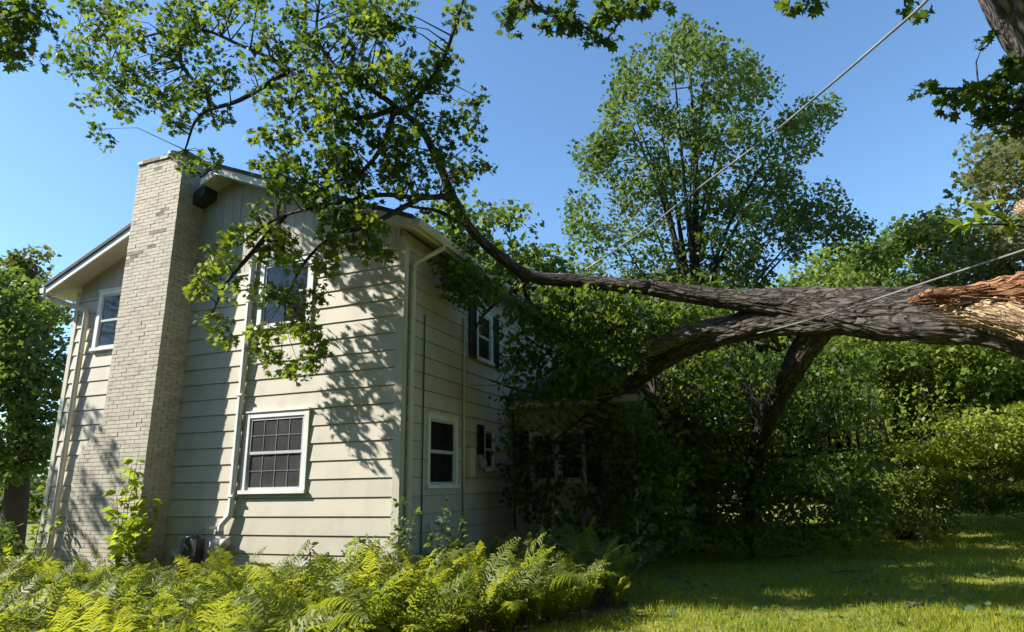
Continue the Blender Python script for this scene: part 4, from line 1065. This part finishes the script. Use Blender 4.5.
# ground points spread by viewing distance
P_ = np.stack([CAM[0] + dd * (FW[0] / 0.9665) + (xx - 512) / FPX * dd * RX[0], CAM[1] + dd * (FW[1] / 0.9665) + (xx - 512) / FPX * dd * RX[1], np.zeros(n)], 1)
k = house_free(P_ + np.array([0, 0, 0.1])) & ~inpoly(bedp, P_[:, 0], P_[:, 1]); P_ = P_[k]; n = len(P_)
az = rng.uniform(0, 6.283, n); h = rng.uniform(0.04, 0.10, n) * (1 + 0.5 * np.sin(P_[:, 0] * 2.1) * np.sin(P_[:, 1] * 1.7)); wd = 0.0035 + 0.0004 * (np.linalg.norm(P_[:, :2] - CAM[:2], axis=1))
sx = np.stack([np.cos(az), np.sin(az), 0 * az], 1); ln = rng.normal(size=(n, 3)) * 0.4; ln[:, 2] = 1
V = np.stack([P_ - sx * wd[:, None], P_ + sx * wd[:, None], P_ + ln * h[:, None]], 1)
me = bpy.data.meshes.new('grass'); me.vertices.add(3 * n); me.loops.add(3 * n); me.polygons.add(n)
me.vertices.foreach_set('co', V.reshape(-1).astype(np.float32)); me.loops.foreach_set('vertex_index', np.arange(3 * n, dtype=np.int32)); me.polygons.foreach_set('loop_start', np.arange(0, 3 * n, 3, dtype=np.int32))
a = me.attributes.new('tint', 'FLOAT', 'POINT'); a.data.foreach_set('value', np.repeat(np.clip(0.5 + 0.25 * np.sin(P_[:, 0] * 0.9) + rng.normal(size=n) * 0.25, 0, 1), 3).astype(np.float32))
me.materials.append(M['grass']); me.update(); me.validate()
tag(link('grass', me), 'sunlit grass blades of the lawn', 'grass', kind='stuff')

# ------------------------------------------------------------------ debris of the fall
n = 900
dd = rng.uniform(7.5, 20, n); xx = rng.uniform(480, 1060, n)
P_ = np.stack([CAM[0] + dd * (FW[0] / 0.9665) + (xx - 512) / FPX * dd * RX[0], CAM[1] + dd * (FW[1] / 0.9665) + (xx - 512) / FPX * dd * RX[1], rng.uniform(0.03, 0.10, n)], 1)
k = house_free(P_ + np.array([0, 0, 0.1])) & ~inpoly(bedp, P_[:, 0], P_[:, 1]); P_ = P_[k]; n = len(P_)
tag(link('fallen_leaves', leaf_mesh('fallen_leaves', P_, rng.uniform(0.05, 0.11, n), MAPLE, M['weed'], rng.uniform(0, 1, n), nbias=1.5, droop=0)), 'torn maple leaves scattered over the shaded lawn', 'leaves', kind='stuff')
dl = ['short broken stick on the lawn below the middle of the fallen trunk', 'forked twig lying on the dark lawn right of the ferns', 'pale snapped stick leaning in the crushed foliage', 'thin twig lying on the sunlit lawn at the bottom right', 'bent stick on the lawn under the hanging limb']
for k, (px, py, ln, az, up) in enumerate(((830, 575, 0.7, 0.3, 0.03), (690, 585, 0.6, 2.4, 0.05), (745, 552, 1.1, 2.2, 0.45), (905, 612, 0.5, 0.9, 0.04), (770, 560, 0.9, 0.0, 0.06))):
    b_ = np.array(gp(px, py)) + np.array([0, 0, 0.04]); d_ = np.array([math.cos(az), math.sin(az), up]) * ln
    m = MB(); bark_tube(m, [b_, b_ + d_ * 0.5 + np.array([0.03, -0.04, 0.02]), b_ + d_], [0.018, 0.014, 0.006], 7, 5, 0.15, k)
    e_ = b_ + d_ * 0.5 + np.array([0.03, -0.04, 0.02]); m.tube([e_, e_ + np.array([-d_[1], d_[0], 0.05]) * 0.35], [0.009, 0.003], 5)
    tag(m.build('broken_stick', M['barklite'], None, True), dl[k], 'stick', 'broken sticks on the lawn')

# ------------------------------------------------------------------ far things glimpsed
car = empty('parked_car', (-52, 36, 0)); tag(car, 'small blue car parked far off behind the left tree', 'car')
cpos = gp(27, 503); car.location = cpos
def cbox(name, mt, *b):
    m = MB(); m.box(*[q + cpos[0] if i < 2 else q + cpos[1] if i < 4 else q for i, q in enumerate(b)]); return m.build(name, M[mt], car)
m = MB(); m.prism([(cpos[0] + a, cpos[1] - 0.85, z) for a, z in ((-2.1, 0.35), (2.1, 0.35), (2.15, 0.8), (1.2, 0.92), (0.6, 1.42), (-1.1, 1.45), (-1.8, 0.95), (-2.15, 0.85))], (0, 1.7, 0)); m.build('body', M['carblue'], car)
for x in (-1.35, 1.35):
    for y in (-0.87, 0.70):
        m = MB(); m.tube([(cpos[0] + x, cpos[1] + y, 0.32), (cpos[0] + x, cpos[1] + y + 0.17, 0.32)], 0.32, 14); m.build('wheel', M['dark'], car)
m = MB(); m.box(cpos[0] - 1.0, cpos[0] + 0.5, cpos[1] - 0.862, cpos[1] - 0.852, 0.98, 1.34); m.build('window', M['glass'], car)
print('tris approx', sum(len(me.loops) - 2 * len(me.polygons) for me in bpy.data.meshes))
